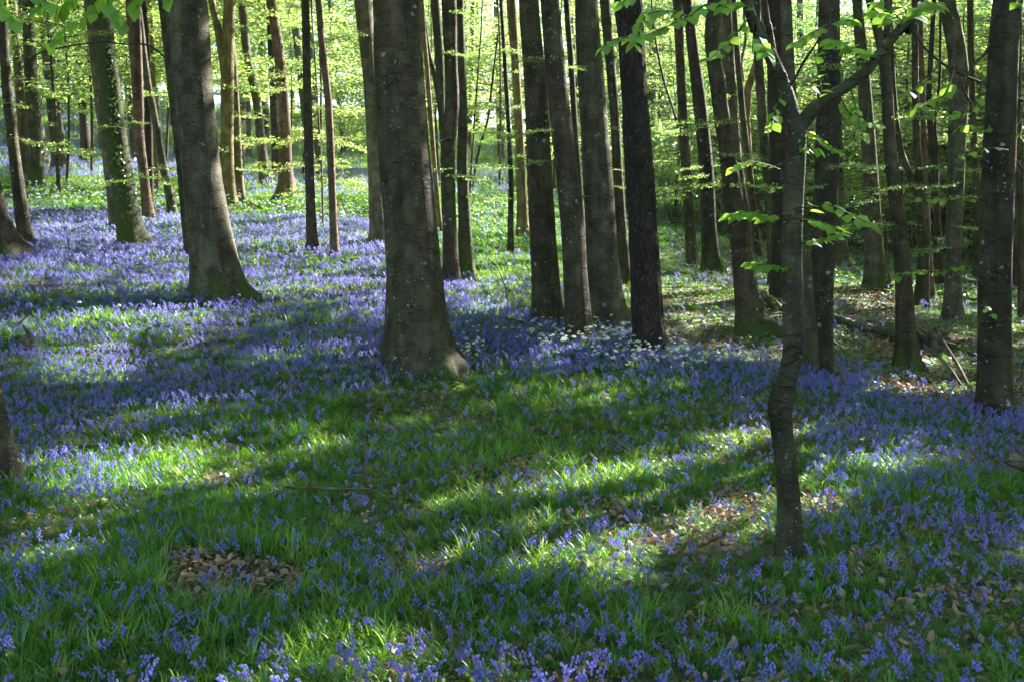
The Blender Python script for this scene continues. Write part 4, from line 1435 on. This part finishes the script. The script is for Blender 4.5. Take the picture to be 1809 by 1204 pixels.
def bell_density(px, py, y):
    yc = interp_line(px, [(650, 585), (900, 622), (1200, 655), (1500, 690), (1809, 765), (2000, 790)])
    band = np.exp(-((py - yc) / 46) ** 2) * (px > 640)
    left_edge = interp_line(px, [(-100, 770), (150, 760), (400, 700), (600, 650), (700, 620), (760, 590)])
    left = ((py > 425) & (py < left_edge) & (px < 760)) * 1.0
    fade = np.clip(1 - (py - left_edge) / 120, 0, 1) * (py >= left_edge) * (px < 700) * .75
    up = ((px > 690) & (px < 1010) & (py > 500) & (py < 600)) * .9
    far_band = (np.abs(py - interp_line(px, [(0, 405), (350, 410), (700, 425)])) < 28) * (px < 700) * .95
    mid_far = ((py > 305) & (py < 350) & (px > 400) & (px < 900)) * .5
    farl = ((py < 322) & (px < 420)) * .6
    v = np.maximum.reduce([band, left, fade, up, far_band, mid_far, farl])
    v = np.maximum(v, ((px > 1440) & (py > 740) & (py < 960)) * .55)
    v = np.maximum(v, ((px < 200) & (py > 740) & (py < 900)) * .6)
    v = np.maximum(v, (py > 960) * .30)
    v = np.maximum(v, ((px > 1060) & (px < 1440) & (py > 700) & (py <= 1010)) * .16)
    v = np.maximum(v, blob(px, py, [(1300, 500, 130, 16, .5), (1540, 545, 90, 14, .55), (1010, 640, 120, 40, .6), (1640, 555, 90, 16, .5), (980, 880, 120, 34, .5), (1100, 905, 90, 26, .45), (640, 1030, 90, 40, .55), (900, 470, 90, 20, .3), (1500, 580, 150, 12, .3)]))
    v = np.maximum(v, .09)
    v = np.where(slope_right(px, py), v * .45, v)
    v = np.where((py < 372), v * .6, v)
    green = ((py > 425) & (px > 830) & (px < 1180) & (py < 560)) * .55
    v = v * (1 - green)
    v = np.where((px < 620) & (py > 430) & (py < 760), v * (.62 + .3 * (py < 520)), v)
    return v


def samples(d0, d1, rho, xm=.56, pad=1.2):
    A = 0.5 * ((xm * d0 + pad) + (xm * d1 + pad)) * 2 * (d1 - d0)
    n = int(A * rho)
    y = np.sqrt(RNG.uniform(d0 ** 2, d1 ** 2, n)) if d1 < 90 else RNG.uniform(d0, d1, n)
    x = RNG.uniform(-1, 1, n) * (xm * y + pad)
    z = terrain(x, y)
    P = np.stack([x, y, z], 1)
    px, py, f = to_px(P)
    # nothing grows inside a stem
    ok = np.ones(n, bool)
    for (a, b, d) in TREES[:n_named + 2]:
        ok &= (x - a) ** 2 + (y - b) ** 2 > .03
    return P[ok], px[ok], py[ok]


def proto(name, me):
    return bpy.data.objects.new(name, me)


def scatter(name, P, rot, sc, idx, protos, label, cat):
    c = bpy.data.collections.new(name + '_kinds')
    for p in protos:
        c.objects.link(p)
    me = bpy.data.meshes.new(name)
    me.vertices.add(len(P))
    me.vertices.foreach_set('co', P.astype(np.float32).ravel())
    a = me.attributes.new('rot', 'FLOAT_VECTOR', 'POINT')
    a.data.foreach_set('vector', rot.astype(np.float32).ravel())
    a = me.attributes.new('siz', 'FLOAT', 'POINT')
    a.data.foreach_set('value', sc.astype(np.float32))
    a = me.attributes.new('idx', 'INT', 'POINT')
    a.data.foreach_set('value', idx.astype(np.int32))
    me.update()
    o = obj(name, me)
    g = bpy.data.node_groups.new(name, 'GeometryNodeTree')
    g.interface.new_socket('Geometry', in_out='INPUT', socket_type='NodeSocketGeometry')
    g.interface.new_socket('Geometry', in_out='OUTPUT', socket_type='NodeSocketGeometry')
    ni = g.nodes.new('NodeGroupInput')
    no = g.nodes.new('NodeGroupOutput')
    ci = g.nodes.new('GeometryNodeCollectionInfo')
    ci.inputs['Collection'].default_value = c
    ci.inputs['Separate Children'].default_value = True
    ci.inputs['Reset Children'].default_value = True
    ip = g.nodes.new('GeometryNodeInstanceOnPoints')
    ip.inputs['Pick Instance'].default_value = True

    def na(n, t):
        k = g.nodes.new('GeometryNodeInputNamedAttribute')
        k.data_type = t
        k.inputs['Name'].default_value = n
        return k.outputs[0]
    g.links.new(ni.outputs[0], ip.inputs['Points'])
    g.links.new(ci.outputs[0], ip.inputs['Instance'])
    g.links.new(na('idx', 'INT'), ip.inputs['Instance Index'])
    g.links.new(na('rot', 'FLOAT_VECTOR'), ip.inputs['Rotation'])
    g.links.new(na('siz', 'FLOAT'), ip.inputs['Scale'])
    g.links.new(ip.outputs[0], no.inputs[0])
    md = o.modifiers.new('grow', 'NODES')
    md.node_group = g
    return tag(o, label, cat, kind='stuff')


def blade_strip(mb, base, az, ln, w, lean, mi=0, seg=4, rg=RNG, flop=1.0):
    t = np.linspace(0, 1, seg + 1)
    ang = lean + flop * 1.5 * t ** 1.3
    ds = ln / seg
    r = np.concatenate([[0], np.cumsum(np.sin(ang[:-1]) * ds)])
    z = np.concatenate([[0], np.cumsum(np.cos(ang[:-1]) * ds)])
    ww = w * np.array([.7, 1, .95, .7, 0.06])[:seg + 1] if seg == 4 else w * np.linspace(1, .1, seg + 1)
    c, s = math.cos(az), math.sin(az)
    ctr = np.stack([base[0] + c * r, base[1] + s * r, z + base[2]], 1)
    sd = np.array([-s, c, 0])
    V = np.concatenate([ctr + sd * ww[:, None] * .5, ctr - sd * ww[:, None] * .5])
    n = seg + 1
    F = [[i, i + 1, n + i + 1, n + i] for i in range(seg)]
    mb.add(V, F, mi)


def tuft(k, nb, ln, w, spread, mat, flop=1.0, seg=4):
    rg = np.random.default_rng(500 + k)
    mb = MB()
    for i in range(nb):
        a = rg.uniform(0, 6.28)
        r = spread * math.sqrt(rg.random())
        blade_strip(mb, (r * math.cos(a * 3), r * math.sin(a * 3), -.01), a, ln * rg.uniform(.55, 1.15), w * rg.uniform(.7, 1.2), rg.uniform(.1, .95), seg=seg, flop=flop * rg.uniform(.6, 1.5))
    return mb.mesh('tuft', [M[mat]])


def bluebell(k, detail, split=False):
    rg = np.random.default_rng(700 + k)
    st, fl = MB(), MB()
    H = rg.uniform(.26, .36)
    m = 7
    t = np.linspace(0, 1, m)
    droop = rg.uniform(.05, .10)
    pts = np.stack([.02 * t + droop * np.clip(t - .6, 0, 1) ** 1.4 * 2.6, .01 * np.sin(3 * t), H * t - .05 * np.clip(t - .75, 0, 1) * 2], 1)
    st.tube(pts, .0028 * (1 - .5 * t), 4 if detail else 3)
    nb = int(rg.integers(10, 16)) if detail else 9
    for i in range(nb):
        u = .62 + .38 * i / (nb - 1)
        p = np.array([np.interp(u, t, pts[:, q]) for q in range(3)])
        az = rg.uniform(-1.3, 1.3) if rg.random() < .7 else rg.uniform(0, 6.28)
        out = np.array([math.cos(az), math.sin(az), 0])
        p1 = p + out * rg.uniform(.012, .030) + [0, 0, .004]
        ax = out * .35 + np.array([0, 0, -1.0])
        ax /= np.linalg.norm(ax)
        L = .023 * rg.uniform(.8, 1.15) * (1.1 - .25 * (i / nb))
        b1 = np.cross(ax, [0, 1, .1])
        b1 /= np.linalg.norm(b1)
        b2 = np.cross(ax, b1)
        if detail:
            st.tube(np.array([p, p1]), [.0012, .001], 3)
            rs = [.0020, .0072, .0078, .0085]
            hs = [0, .22, .7, 1.0]
            V = []
            for r_, h_ in zip(rs, hs):
                for q in range(6):
                    a = q * math.pi / 3
                    V.append(p1 + ax * L * h_ + (b1 * math.cos(a) + b2 * math.sin(a)) * r_)
            for q in range(6):       # six recurved tips
                a = (q + .5) * math.pi / 3
                V.append(p1 + ax * L * .93 + (b1 * math.cos(a) + b2 * math.sin(a)) * .0155)
            F = []
            for r_ in range(3):
                F += [[r_ * 6 + q, r_ * 6 + (q + 1) % 6, r_ * 6 + 6 + (q + 1) % 6, r_ * 6 + 6 + q] for q in range(6)]
            fl.add(V, F)
            fl.add([V[18 + q] for q in range(6)] + V[24:30], [[q, (q + 1) % 6, 6 + q] for q in range(6)])
        else:
            V = [p1] + [p1 + ax * L * 1.1 + (b1 * math.cos(a) + b2 * math.sin(a)) * .013 for a in (0, 2.1, 4.2)]
            fl.add(V, [[0, 1, 2], [0, 2, 3], [0, 3, 1]])
    if split:
        return st.mesh('bluebell', [M['bell_stem']], moss=False), fl.mesh('flower_head', [M['bell']])
    mb = MB()
    mb.V, mb.F, mb.m, mb.n, mb.moss = st.V[:], st.F[:], st.m[:], st.n, st.moss[:]
    off = mb.n
    mb.V += fl.V
    mb.F += [[q + off for q in f] for f in fl.F]
    mb.m += [1] * len(fl.F)
    mb.n += fl.n
    mb.moss += fl.moss
    return mb.mesh('bluebell', [M['bell_stem'], M['bell']])


def garlic(k):
    rg = np.random.default_rng(800 + k)
    mb = MB()
    for i in range(3):
        blade_strip(mb, (0, 0, 0), rg.uniform(0, 6.28), .19, .05, .2, 0)
    H = rg.uniform(.24, .32)
    mb.tube(np.array([[0, 0, 0], [.01, 0, H * .5], [.02, 0, H]]), [.0025, .002, .0015], 3)
    for i in range(16):
        v = rg.standard_normal(3)
        v[2] = abs(v[2]) + .1
        v /= np.linalg.norm(v)
        c = np.array([.02, 0, H]) + v * .024
        b1 = np.cross(v, [0, .3, 1])
        b1 /= np.linalg.norm(b1)
        b2 = np.cross(v, b1)
        V = [c] + [c + (b1 * math.cos(a) + b2 * math.sin(a)) * (.012 if j % 2 == 0 else .004) + v * .002 for j, a in enumerate(np.linspace(0, 6.28, 10, endpoint=False))]
        mb.add(V, [[0, 1 + j, 1 + (j + 1) % 10] for j in range(10)], 1)
    return mb.mesh('garlic', [M['herb'], M['garlic']])


def herb(k):
    rg = np.random.default_rng(850 + k)
    n = 12
    P = rg.normal(0, .055, (n, 3)) * [1, 1, .25] + [0, 0, .07]
    A = rg.normal(0, 1, (n, 3)) * [1, 1, .2]
    V, F = leaf_quads(P, A, rg.normal(0, .35, (n, 3)) + [0, 0, 1], .075 * rg.uniform(.6, 1.3, n), .7, .08)
    mb = MB()
    mb.add(V, F)
    return mb.mesh('herb', [M['herb']])


def litter(k):
    rg = np.random.default_rng(870 + k)
    t = np.linspace(0, 1, 5)
    w = np.array([.04, .8, 1, .7, .03]) * .5 * .62
    c1, c2 = rg.uniform(-.5, .6), rg.uniform(-.3, .9)
    V = []
    for i in range(5):
        z = c1 * (t[i] - .5) ** 2
        V += [(t[i] - .5, 0, z), (t[i] - .5, w[i], z + c2 * w[i] + rg.normal(0, .03)), (t[i] - .5, -w[i], z + c2 * w[i] + rg.normal(0, .03))]
    F = []
    for i in range(4):
        a = i * 3
        F += [[a, a + 3, a + 4, a + 1], [a, a + 2, a + 5, a + 3]]
    return mesh_from('dry_leaf', V, F, [M['litter'] if k % 3 else M['litter_pale']], smooth=False)


def euler(n, tilt):
    return np.stack([RNG.normal(0, tilt, n), RNG.normal(0, tilt, n), RNG.uniform(0, 6.283, n)], 1)


def slope_right(px, py):
    """open, short-grown slope on the right"""
    return (px > 1150) & (py < interp_line(px, [(1150, 620), (1809, 725)])) & (py > 380)


# grass
tufts_n = [proto('tuft_%02d' % k, tuft(k, 20, .19, .0075, .07, 'grass' if k % 3 else 'grass_light', 1.0)) for k in range(6)]
tufts_l = [proto('tuftlong_%02d' % k, tuft(30 + k, 18, .28, .0105, .06, 'grass' if k % 2 else 'grass_light', .8)) for k in range(3)]
tufts_f = [proto('tuftfar_%02d' % k, tuft(60 + k, 16, .22, .014, .13, 'grass' if k % 3 else 'grass_light', .9, seg=3)) for k in range(4)]
tufts_s = [proto('tuftshort_%02d' % k, tuft(80 + k, 12, .10, .007, .06, 'grass_light' if k % 2 else 'grass', .7, seg=3)) for k in range(3)]
Ps, idx, sc = [], [], []
for d0, d1, rho, typ, s0 in [(3.2, 8, 620, 0, .54), (8, 16, 340, 0, .60), (16, 30, 130, 1, .68), (30, 62, 24, 1, 1.2), (62, 110, 3.5, 1, 2.8)]:
    P, px, py = samples(d0, d1, rho)
    bare = blob(px, py, BARE)
    nz = vnoise(P[:, 0], P[:, 1], .9, 3)
    nz2 = vnoise(P[:, 0], P[:, 1], .28, 5)
    dens = np.clip(1.25 * nz + .35 + .5 * (nz2 - .5), .1, 1) * (1 - .93 * np.clip(bare * 1.3, 0, 1))
    sl = slope_right(px, py)
    dens = np.where(sl, np.clip(dens * 1.25, 0, 1), dens)
    dens = np.where((py > 690) & (px > 620) & (px < 1420), dens * (.35 + .75 * nz2), dens)
    k = RNG.random(len(P)) < dens
    P, px, py, sl, nz = P[k], px[k], py[k], sl[k], nz[k]
    Ps.append(P)
    n = len(P)
    if typ == 0:
        i = RNG.integers(0, 6, n)
        lng = (RNG.random(n) < .06 + .22 * (nz > .72))
        i = np.where(lng, 6 + RNG.integers(0, 3, n), i)
    else:
        i = 9 + RNG.integers(0, 4, n)
    i = np.where(sl, 13 + RNG.integers(0, 3, n), i)
    idx.append(i)
    sc.append(s0 * RNG.uniform(.6, 1.15, n) * (.65 + .5 * nz) * np.where(sl & (P[:, 1] > 16), 1.5, 1.0))
P = np.vstack(Ps)
ALL_T = [proto('kind_%02d' % i, q.data) for i, q in enumerate(tufts_n + tufts_l + tufts_f + tufts_s)]
scatter('grass', P, euler(len(P), .12), np.concatenate(sc), np.concatenate(idx), ALL_T, 'green strap-like bluebell leaves and grass covering the woodland floor', 'grass')
n_grass = len(P)

# bluebells: the 300 nearest in view are single plants, the rest are a carpet
near_spots = []
det = [bluebell(k, True) for k in range(5)]
low = [bluebell(20 + k, False) for k in range(4)]
Ps, idx, sc = [], [], []
for d0, d1, rho, typ, s0 in [(3.4, 9, 520, 0, .40), (9, 17, 360, 1, .52), (17, 30, 230, 2, .64), (30, 62, 70, 2, .95), (62, 110, 8, 2, 2.2)]:
    P, px, py = samples(d0, d1, rho)
    dn = bell_density(px, py, P[:, 1])
    nz = vnoise(P[:, 0], P[:, 1], .55, 8)
    nz2 = vnoise(P[:, 0], P[:, 1], 2.2, 9)
    dn = dn * np.clip(.25 + 1.3 * nz * (0.5 + nz2), 0, 1) * (1 - .8 * np.clip(blob(px, py, BARE) * 1.2, 0, 1))
    k = RNG.random(len(P)) < dn
    P = P[k]
    n = len(P)
    if typ == 0:
        o_ = np.argsort(P[:, 1])
        vis = [q for q in o_ if 0 < to_px(P[q] + [0, 0, .15])[0] < 1809 and to_px(P[q] + [0, 0, .25])[1] < 1204][:300]
        near_spots = P[vis]
        msk = np.ones(n, bool)
        msk[vis] = False
        P = P[msk]
        n = len(P)
    Ps.append(P)
    idx.append(RNG.integers(0, 5, n) if typ < 1 else (np.where(RNG.random(n) < .5, RNG.integers(0, 5, n), 5 + RNG.integers(0, 4, n)) if typ == 1 else 5 + RNG.integers(0, 4, n)))
    sc.append(s0 * RNG.uniform(.7, 1.15, n))
P = np.vstack(Ps)
n_bell = len(P)
scatter('bluebells', P, euler(n_bell, .12), np.concatenate(sc), np.concatenate(idx), [proto('bell_%02d' % i, m) for i, m in enumerate(det + low)],
        'carpet of violet-blue bluebells spreading across the woodland floor', 'bluebells')
SPL = [bluebell(40 + k, True, True) for k in range(6)]
for p in near_spots:
    st, fl = random.choice(SPL)
    b = obj('bluebell', st, None, p)
    b.rotation_euler = (random.gauss(0, .12), random.gauss(0, .12), random.uniform(0, 6.28))
    b.scale = (random.uniform(.36, .50),) * 3
    obj('flower_head', fl, b)
    tag(b, 'blue bluebell on a thin stem among the nearest grass along the bottom of the photo', 'bluebell', 'bluebells nearest the camera')

# wild garlic
GARL = [(890, 606, 70, 20, .8), (1030, 616, 120, 24, 1.2), (1130, 644, 100, 24, 1.4), (1225, 656, 90, 18, 1.3), (820, 636, 40, 20, 1), (700, 600, 60, 14, .05), (230, 590, 120, 24, .08), (120, 560, 60, 20, .07), (250, 375, 260, 20, .55),
        (150, 350, 120, 12, .6), (600, 392, 150, 22, .6), (880, 400, 70, 40, .55), (1060, 400, 60, 50, .35), (380, 400, 80, 10, .4), (480, 555, 200, 12, .04)]
Ps, sc = [], []
for d0, d1, rho, s0 in [(9, 17, 115, .76), (17, 34, 34, 1.0)]:
    P, px, py = samples(d0, d1, rho)
    g = blob(px, py, GARL) * np.clip(.2 + 1.3 * vnoise(P[:, 0], P[:, 1], .6, 21), 0, 1)
    P = P[RNG.random(len(P)) < g]
    Ps.append(P)
    sc.append(s0 * RNG.uniform(.8, 1.2, len(P)))
P = np.vstack(Ps)
scatter('wild_garlic', P, euler(len(P), .1), np.concatenate(sc), RNG.integers(0, 3, len(P)), [proto('garlic_%02d' % k, garlic(k)) for k in range(3)],
        'white wild garlic flowers scattered through the bluebells', 'wild garlic')

# broad herb leaves
Ps, sc = [], []
for d0, d1, rho, s0 in [(4, 10, 14, .55), (10, 20, 40, .7), (20, 34, 40, 1.0), (34, 60, 14, 1.6)]:
    P, px, py = samples(d0, d1, rho)
    g = np.where(slope_right(px, py), .30, .10)
    g = np.where((py < 480) & (py > 330) & (px < 1180), .8, g) * (vnoise(P[:, 0], P[:, 1], .8, 31) * 1.5)
    P = P[RNG.random(len(P)) < g]
    Ps.append(P)
    sc.append(s0 * RNG.uniform(.7, 1.2, len(P)))
P = np.vstack(Ps)
scatter('herbs', P, euler(len(P), .15), np.concatenate(sc), RNG.integers(0, 3, len(P)), [proto('herb_%02d' % k, herb(k)) for k in range(3)],
        'low broad-leaved green plants on the slopes between the trees', 'ground plants')

# dry leaves
Ps, sc = [], []
for d0, d1, rho, s0 in [(3.2, 9, 950, .046), (9, 18, 260, .066), (18, 34, 70, .09), (34, 60, 14, .14)]:
    P, px, py = samples(d0, d1, rho)
    g = np.clip(blob(px, py, BARE) * 1.5, 0, 1)
    g = np.maximum(g, np.where(slope_right(px, py), .32, .0))
    g = np.maximum(g, np.where((py > 690) & (px > 620), .28, .08) * (.3 + 1.4 * vnoise(P[:, 0], P[:, 1], .7, 41)))
    P = P[RNG.random(len(P)) < g]
    P[:, 2] += RNG.uniform(.005, .04, len(P))
    Ps.append(P)
    sc.append(s0 * RNG.uniform(.6, 1.3, len(P)))
P = np.vstack(Ps)
scatter('leaf_litter', P, euler(len(P), .55), np.concatenate(sc), RNG.integers(0, 8, len(P)), [proto('dry_%02d' % k, litter(k)) for k in range(8)],
        'brown and pale dead beech leaves lying in the bare patches', 'dead leaves')


# ------------------------------------------------------------------ fallen wood
def stick(name, pts, d, label, cat='branch', bark='dead', d_end=None, twigs=(), follow=True, moss=0.0, sides=8, lift=.0, wob=.08):
    """pts: (px, py, width px); lying pieces follow the ground under each point"""
    Q, q = [], []
    m = len(pts)
    for i, (px, py, w) in enumerate(pts):
        dd = ground_hit(px, py, d) if follow else d + ((d_end or d) - d) * i / max(1, m - 1)
        p = at(px, py, dd)
        Q.append(p)
        q.append(w * .5 * (p[1] * CP - (p[2] - EYE) * SP) / FPX)
    Q, q = np.array(Q), np.array(q)
    if follow:
        q = q * 1.0
        Q[:, 2] = terrain(Q[:, 0], Q[:, 1]) + q * .9 + lift + .02
    o0 = Q[0].copy()
    pth = smooth_path(np.hstack([Q - o0, q[:, None]]), 6 * m)
    mb = MB()
    mb.tube(pth[:, :3], pth[:, 3], sides, cap=True, wob=wob, moss=moss)
    t = tag(obj(name, mb.mesh(name, [M[bark]], moss=True, smooth=True), None, o0), label, cat)
    for tw in twigs:
        Q2 = np.array([at(px, py, Q[0][1] if follow else d) for px, py, w in tw])
        q2 = np.array([w * .5 * Q[0][1] / FPX for px, py, w in tw])
        pp = smooth_path(np.hstack([Q2 - o0, q2[:, None]]), 5 * len(tw))
        mm = MB()
        mm.tube(pp[:, :3], pp[:, 3], 5, cap=True)
        obj('twig', mm.mesh('twig', [M[bark]], moss=True), t)
    return t, o0


stick('fallen_log', [(1462, 565, 15), (1480, 574, 16), (1520, 585, 16), (1560, 596, 17), (1590, 602, 15), (1632, 606, 12)], 15.5, 'mossy fallen trunk lying down the right slope towards an upturned root', 'log', moss=.12, wob=.12)
stick('fallen_log', [(1660, 494, 12), (1700, 502, 12), (1740, 510, 11), (1809, 520, 11), (1850, 524, 10)], 23, 'long bare fallen trunk crossing behind the large right-hand tree', 'log')
stick('fallen_branch', [(1640, 520, 5), (1700, 530, 5), (1760, 540, 6), (1809, 548, 5)], 20, 'thinner fallen branch below the long bare trunk at the right edge')
stick('fallen_branch', [(1615, 614, 5), (1660, 614, 5), (1700, 622, 4), (1735, 636, 3.5)], 14.5, 'dark curved branch lying right of the upturned root')
stick('leaning_stick', [(1698, 680, 6), (1670, 640, 5.5), (1632, 611, 5)], 11.6, 'grey stick leaning left above the leaf litter beside the large right trunk', follow=False, d_end=12.4)
stick('leaning_stick', [(1712, 682, 6), (1690, 640, 5.5), (1668, 605, 5), (1652, 574, 4)], 11.5, 'longer pale stick rising past the upturned root', follow=False, d_end=12.6)
stick('log_stump', [(1382, 548, 14), (1364, 534, 15), (1348, 520, 16)], 17, 'short broken log end standing left of the crooked sapling', 'log', follow=False, d_end=16.4, sides=12)
stick('fallen_branch', [(1466, 600, 6), (1475, 610, 5), (1490, 622, 4)], 13.5, 'pale peeled branch beside the narrow-footed dark trunk')
stick('fallen_branch', [(1380, 540, 3), (1366, 541, 2.5), (1350, 538, 2)], 16.2, 'thin white stick by the broken log end')
stick('fallen_log', [(580, 380, 5), (620, 380, 7), (660, 381, 8), (690, 383, 8)], 24, 'brown log lying behind the sandy coloured beech', 'log')
stick('fallen_branch', [(430, 362, 3.5), (480, 370, 3.5), (540, 377, 4), (590, 381, 4)], 25, 'long thin fallen pole in front of the pinkish beech')
stick('fallen_branch', [(835, 386, 4), (860, 380, 5), (900, 380, 5)], 25, 'short fallen branch in the sunlit gap behind the dark mossy trunk')
stick('fallen_branch', [(120, 395, 3), (145, 391, 3.5), (168, 393, 3), (195, 409, 3)], 20.5, 'dry broken branch on the bluebells left of the green mossy trunk', twigs=([(163, 384, 2.5), (178, 398, 3), (195, 410, 2.5)],))
stick('fallen_branch', [(90, 330, 3), (130, 334, 3), (190, 343, 4)], 28, 'thin fallen branch in the far left leaf litter')
stick('fallen_branch', [(600, 322, 3), (625, 333, 4), (645, 345, 4)], 33, 'dark fallen pole on the shaded bank between the pair of poles and the sandy beech')
stick('log', [(1776, 806, 22), (1795, 814, 24), (1825, 826, 26), (1880, 850, 28)], 7.3, 'sawn end of a dark log entering at the right edge', 'log', follow=False, sides=14, wob=.04)
stick('arching_twig', [(893, 562, 4), (915, 566, 4), (935, 573, 4), (958, 583, 4)], 13.4, 'bare arched dead branch in front of the centre row of trunks', follow=False, d_end=13.2,
      twigs=([(893, 562, 2.5), (897, 545, 2), (893, 510, 2), (884, 485, 1.8), (876, 470, 2), (862, 457, 1.5)], [(893, 562, 2), (870, 562, 1.5), (855, 565, 1)], [(905, 564, 2), (890, 575, 1.5)]))
stick('dead_twig', [(650, 895, 4), (651, 870, 4), (646, 845, 4), (645, 815, 3.5), (647, 780, 3)], 6.8, 'dead brown twig standing upright in the grass below the thickest tree', follow=False, sides=6)
stick('dead_twig', [(505, 888, 4), (560, 888, 4), (610, 889, 4), (655, 892, 4), (690, 912, 3.5), (708, 930, 3)], 6.7, 'crooked dark twig lying in the grass below the upright dead twig', follow=True, lift=.08, sides=6)
stick('dead_twig', [(655, 842, 2), (700, 880, 2), (735, 915, 2), (780, 955, 2)], 6.5, 'thin grey twig slanting down through the middle grass', follow=True, lift=.09, sides=5)
stick('dead_twig', [(740, 612, 2), (752, 618, 2), (771, 626, 2)], 11.5, 'short pinkish twig leaning on the foot of the thickest tree', follow=False, sides=5)
stick('fallen_branch', [(-10, 608, 4), (20, 585, 4), (40, 566, 3.5), (57, 550, 3)], 12.2, 'straight dead stick propped on the left-hand snag', follow=False, sides=6)
stick('dead_twig', [(1330, 420, 4), (1345, 432, 3.5), (1358, 446, 3), (1366, 452, 2)], 24, 'pale forked dead branch low behind the bowed beech', follow=False, twigs=([(1345, 432, 2), (1362, 436, 1.6), (1372, 445, 1.2)],))
stick('fallen_branch', [(1670, 660, 4), (1700, 672, 4), (1730, 684, 4)], 12.0, 'flat stick on the bare leaf litter left of the large right trunk')


def knotty(name, px, py, d, rad, label, cat, n=9, seed=1, flat=.6):
    """torn root or snag: a lumpy core with broken root arms"""
    rg = np.random.default_rng(seed)
    d = ground_hit(px, py, d)
    c = at(px, py, d)
    c[2] = float(terrain(c[0], c[1]))
    mb = MB()
    mb.tube(np.array([[0, 0, -.1], [.0, 0, rad * .4], [.03, 0, rad * 1.0], [.02, 0, rad * 1.35]]), np.array([rad * .8, rad * .75, rad * .5, rad * .18]), 12, wob=.16, cap=True)
    root = tag(obj(name, mb.mesh(name, [M['dead']], moss=True), None, c), label, cat)
    for i in range(n):
        a = rg.uniform(0, 6.28)
        e = np.array([math.cos(a), math.sin(a) * .6, rg.uniform(-.1, 1.1)])
        e /= np.linalg.norm(e)
        L = rad * rg.uniform(1.0, 1.9)
        b = np.array([0, 0, rad * .6])
        mm = MB()
        mm.tube(smooth_path(np.array([b, b + e * L * .5 + rg.normal(0, .03, 3), b + e * L + rg.normal(0, .06, 3)]), 6), np.linspace(rad * .22, rad * .04, 6), 6, wob=.12, cap=True)
        obj('root', mm.mesh('root', [M['dead']], moss=True), root)
    return root


knotty('upturned_root', 1652, 622, 14, .24, 'dark torn root plate of the fallen trunk, bristling with broken roots', 'root', 16, 3)
knotty('snag', 48, 618, 12, .14, 'dark splintered snag poking out of the bluebells at the left edge', 'stump', 7, 5)
knotty('stump', 1668, 470, 27, .16, 'small reddish stump far back on the right slope', 'stump', 4, 8)
knotty('stump', 1360, 545, 17, .12, 'low rotten stump beside the broken log end', 'stump', 4, 9)

# small ivy leaves on the mossy left trunk
tt9, d9, f9 = T['t9']
V = []
n = 420
hs = RNG.uniform(.2, 5.5, n)
px_ = np.interp(hs, [0, 1.3, 2.3, 4.6, 6], [236, 224, 212, 190, 178])
P = np.array([at(px_[i] + RNG.normal(-4, 8), 441 - hs[i] * 100, d9 - .21) for i in range(n)])
P[:, 1] += ((P[:, 0] - at(215, 300, d9)[0]) ** 2) * .8
V, F = leaf_quads(P - f9, rand_unit(n, 1), np.tile([0, -1.0, .35], (n, 1)) + RNG.normal(0, .3, (n, 3)), .055 * RNG.uniform(.6, 1.3, n), .9, .04)
iv = obj('ivy', mesh_from('ivy', V, F, [M['ivy']], smooth=False), tt9)
print('GRASS', n_grass, 'BELLS', n_bell, 'crown tris', CROWN_BUDGET[0], 'trees', len(TREES), 'out', len(out_spots))


def haze_box():
    m, nt, ns, L = nodes_of('haze_air')
    out = N(nt, 'OutputMaterial')
    v = N(nt, 'VolumePrincipled', ins={'Color': rgb(.92, .96, .90), 'Density': .0003, 'Anisotropy': .25})
    L.new(v.outputs[0], out.inputs['Volume'])
    x0, x1, y0, y1, z0, z1 = -640, 640, -320, 940, -12, 60
    V = [(x, y, z) for x in (x0, x1) for y in (y0, y1) for z in (z0, z1)]
    F = [[0, 1, 3, 2], [4, 6, 7, 5], [0, 4, 5, 1], [2, 3, 7, 6], [0, 2, 6, 4], [1, 5, 7, 3]]
    tag(obj('haze', mesh_from('haze', V, F, [m], smooth=False)), 'faint pale air between the far trunks', 'haze', kind='stuff')


haze_box()
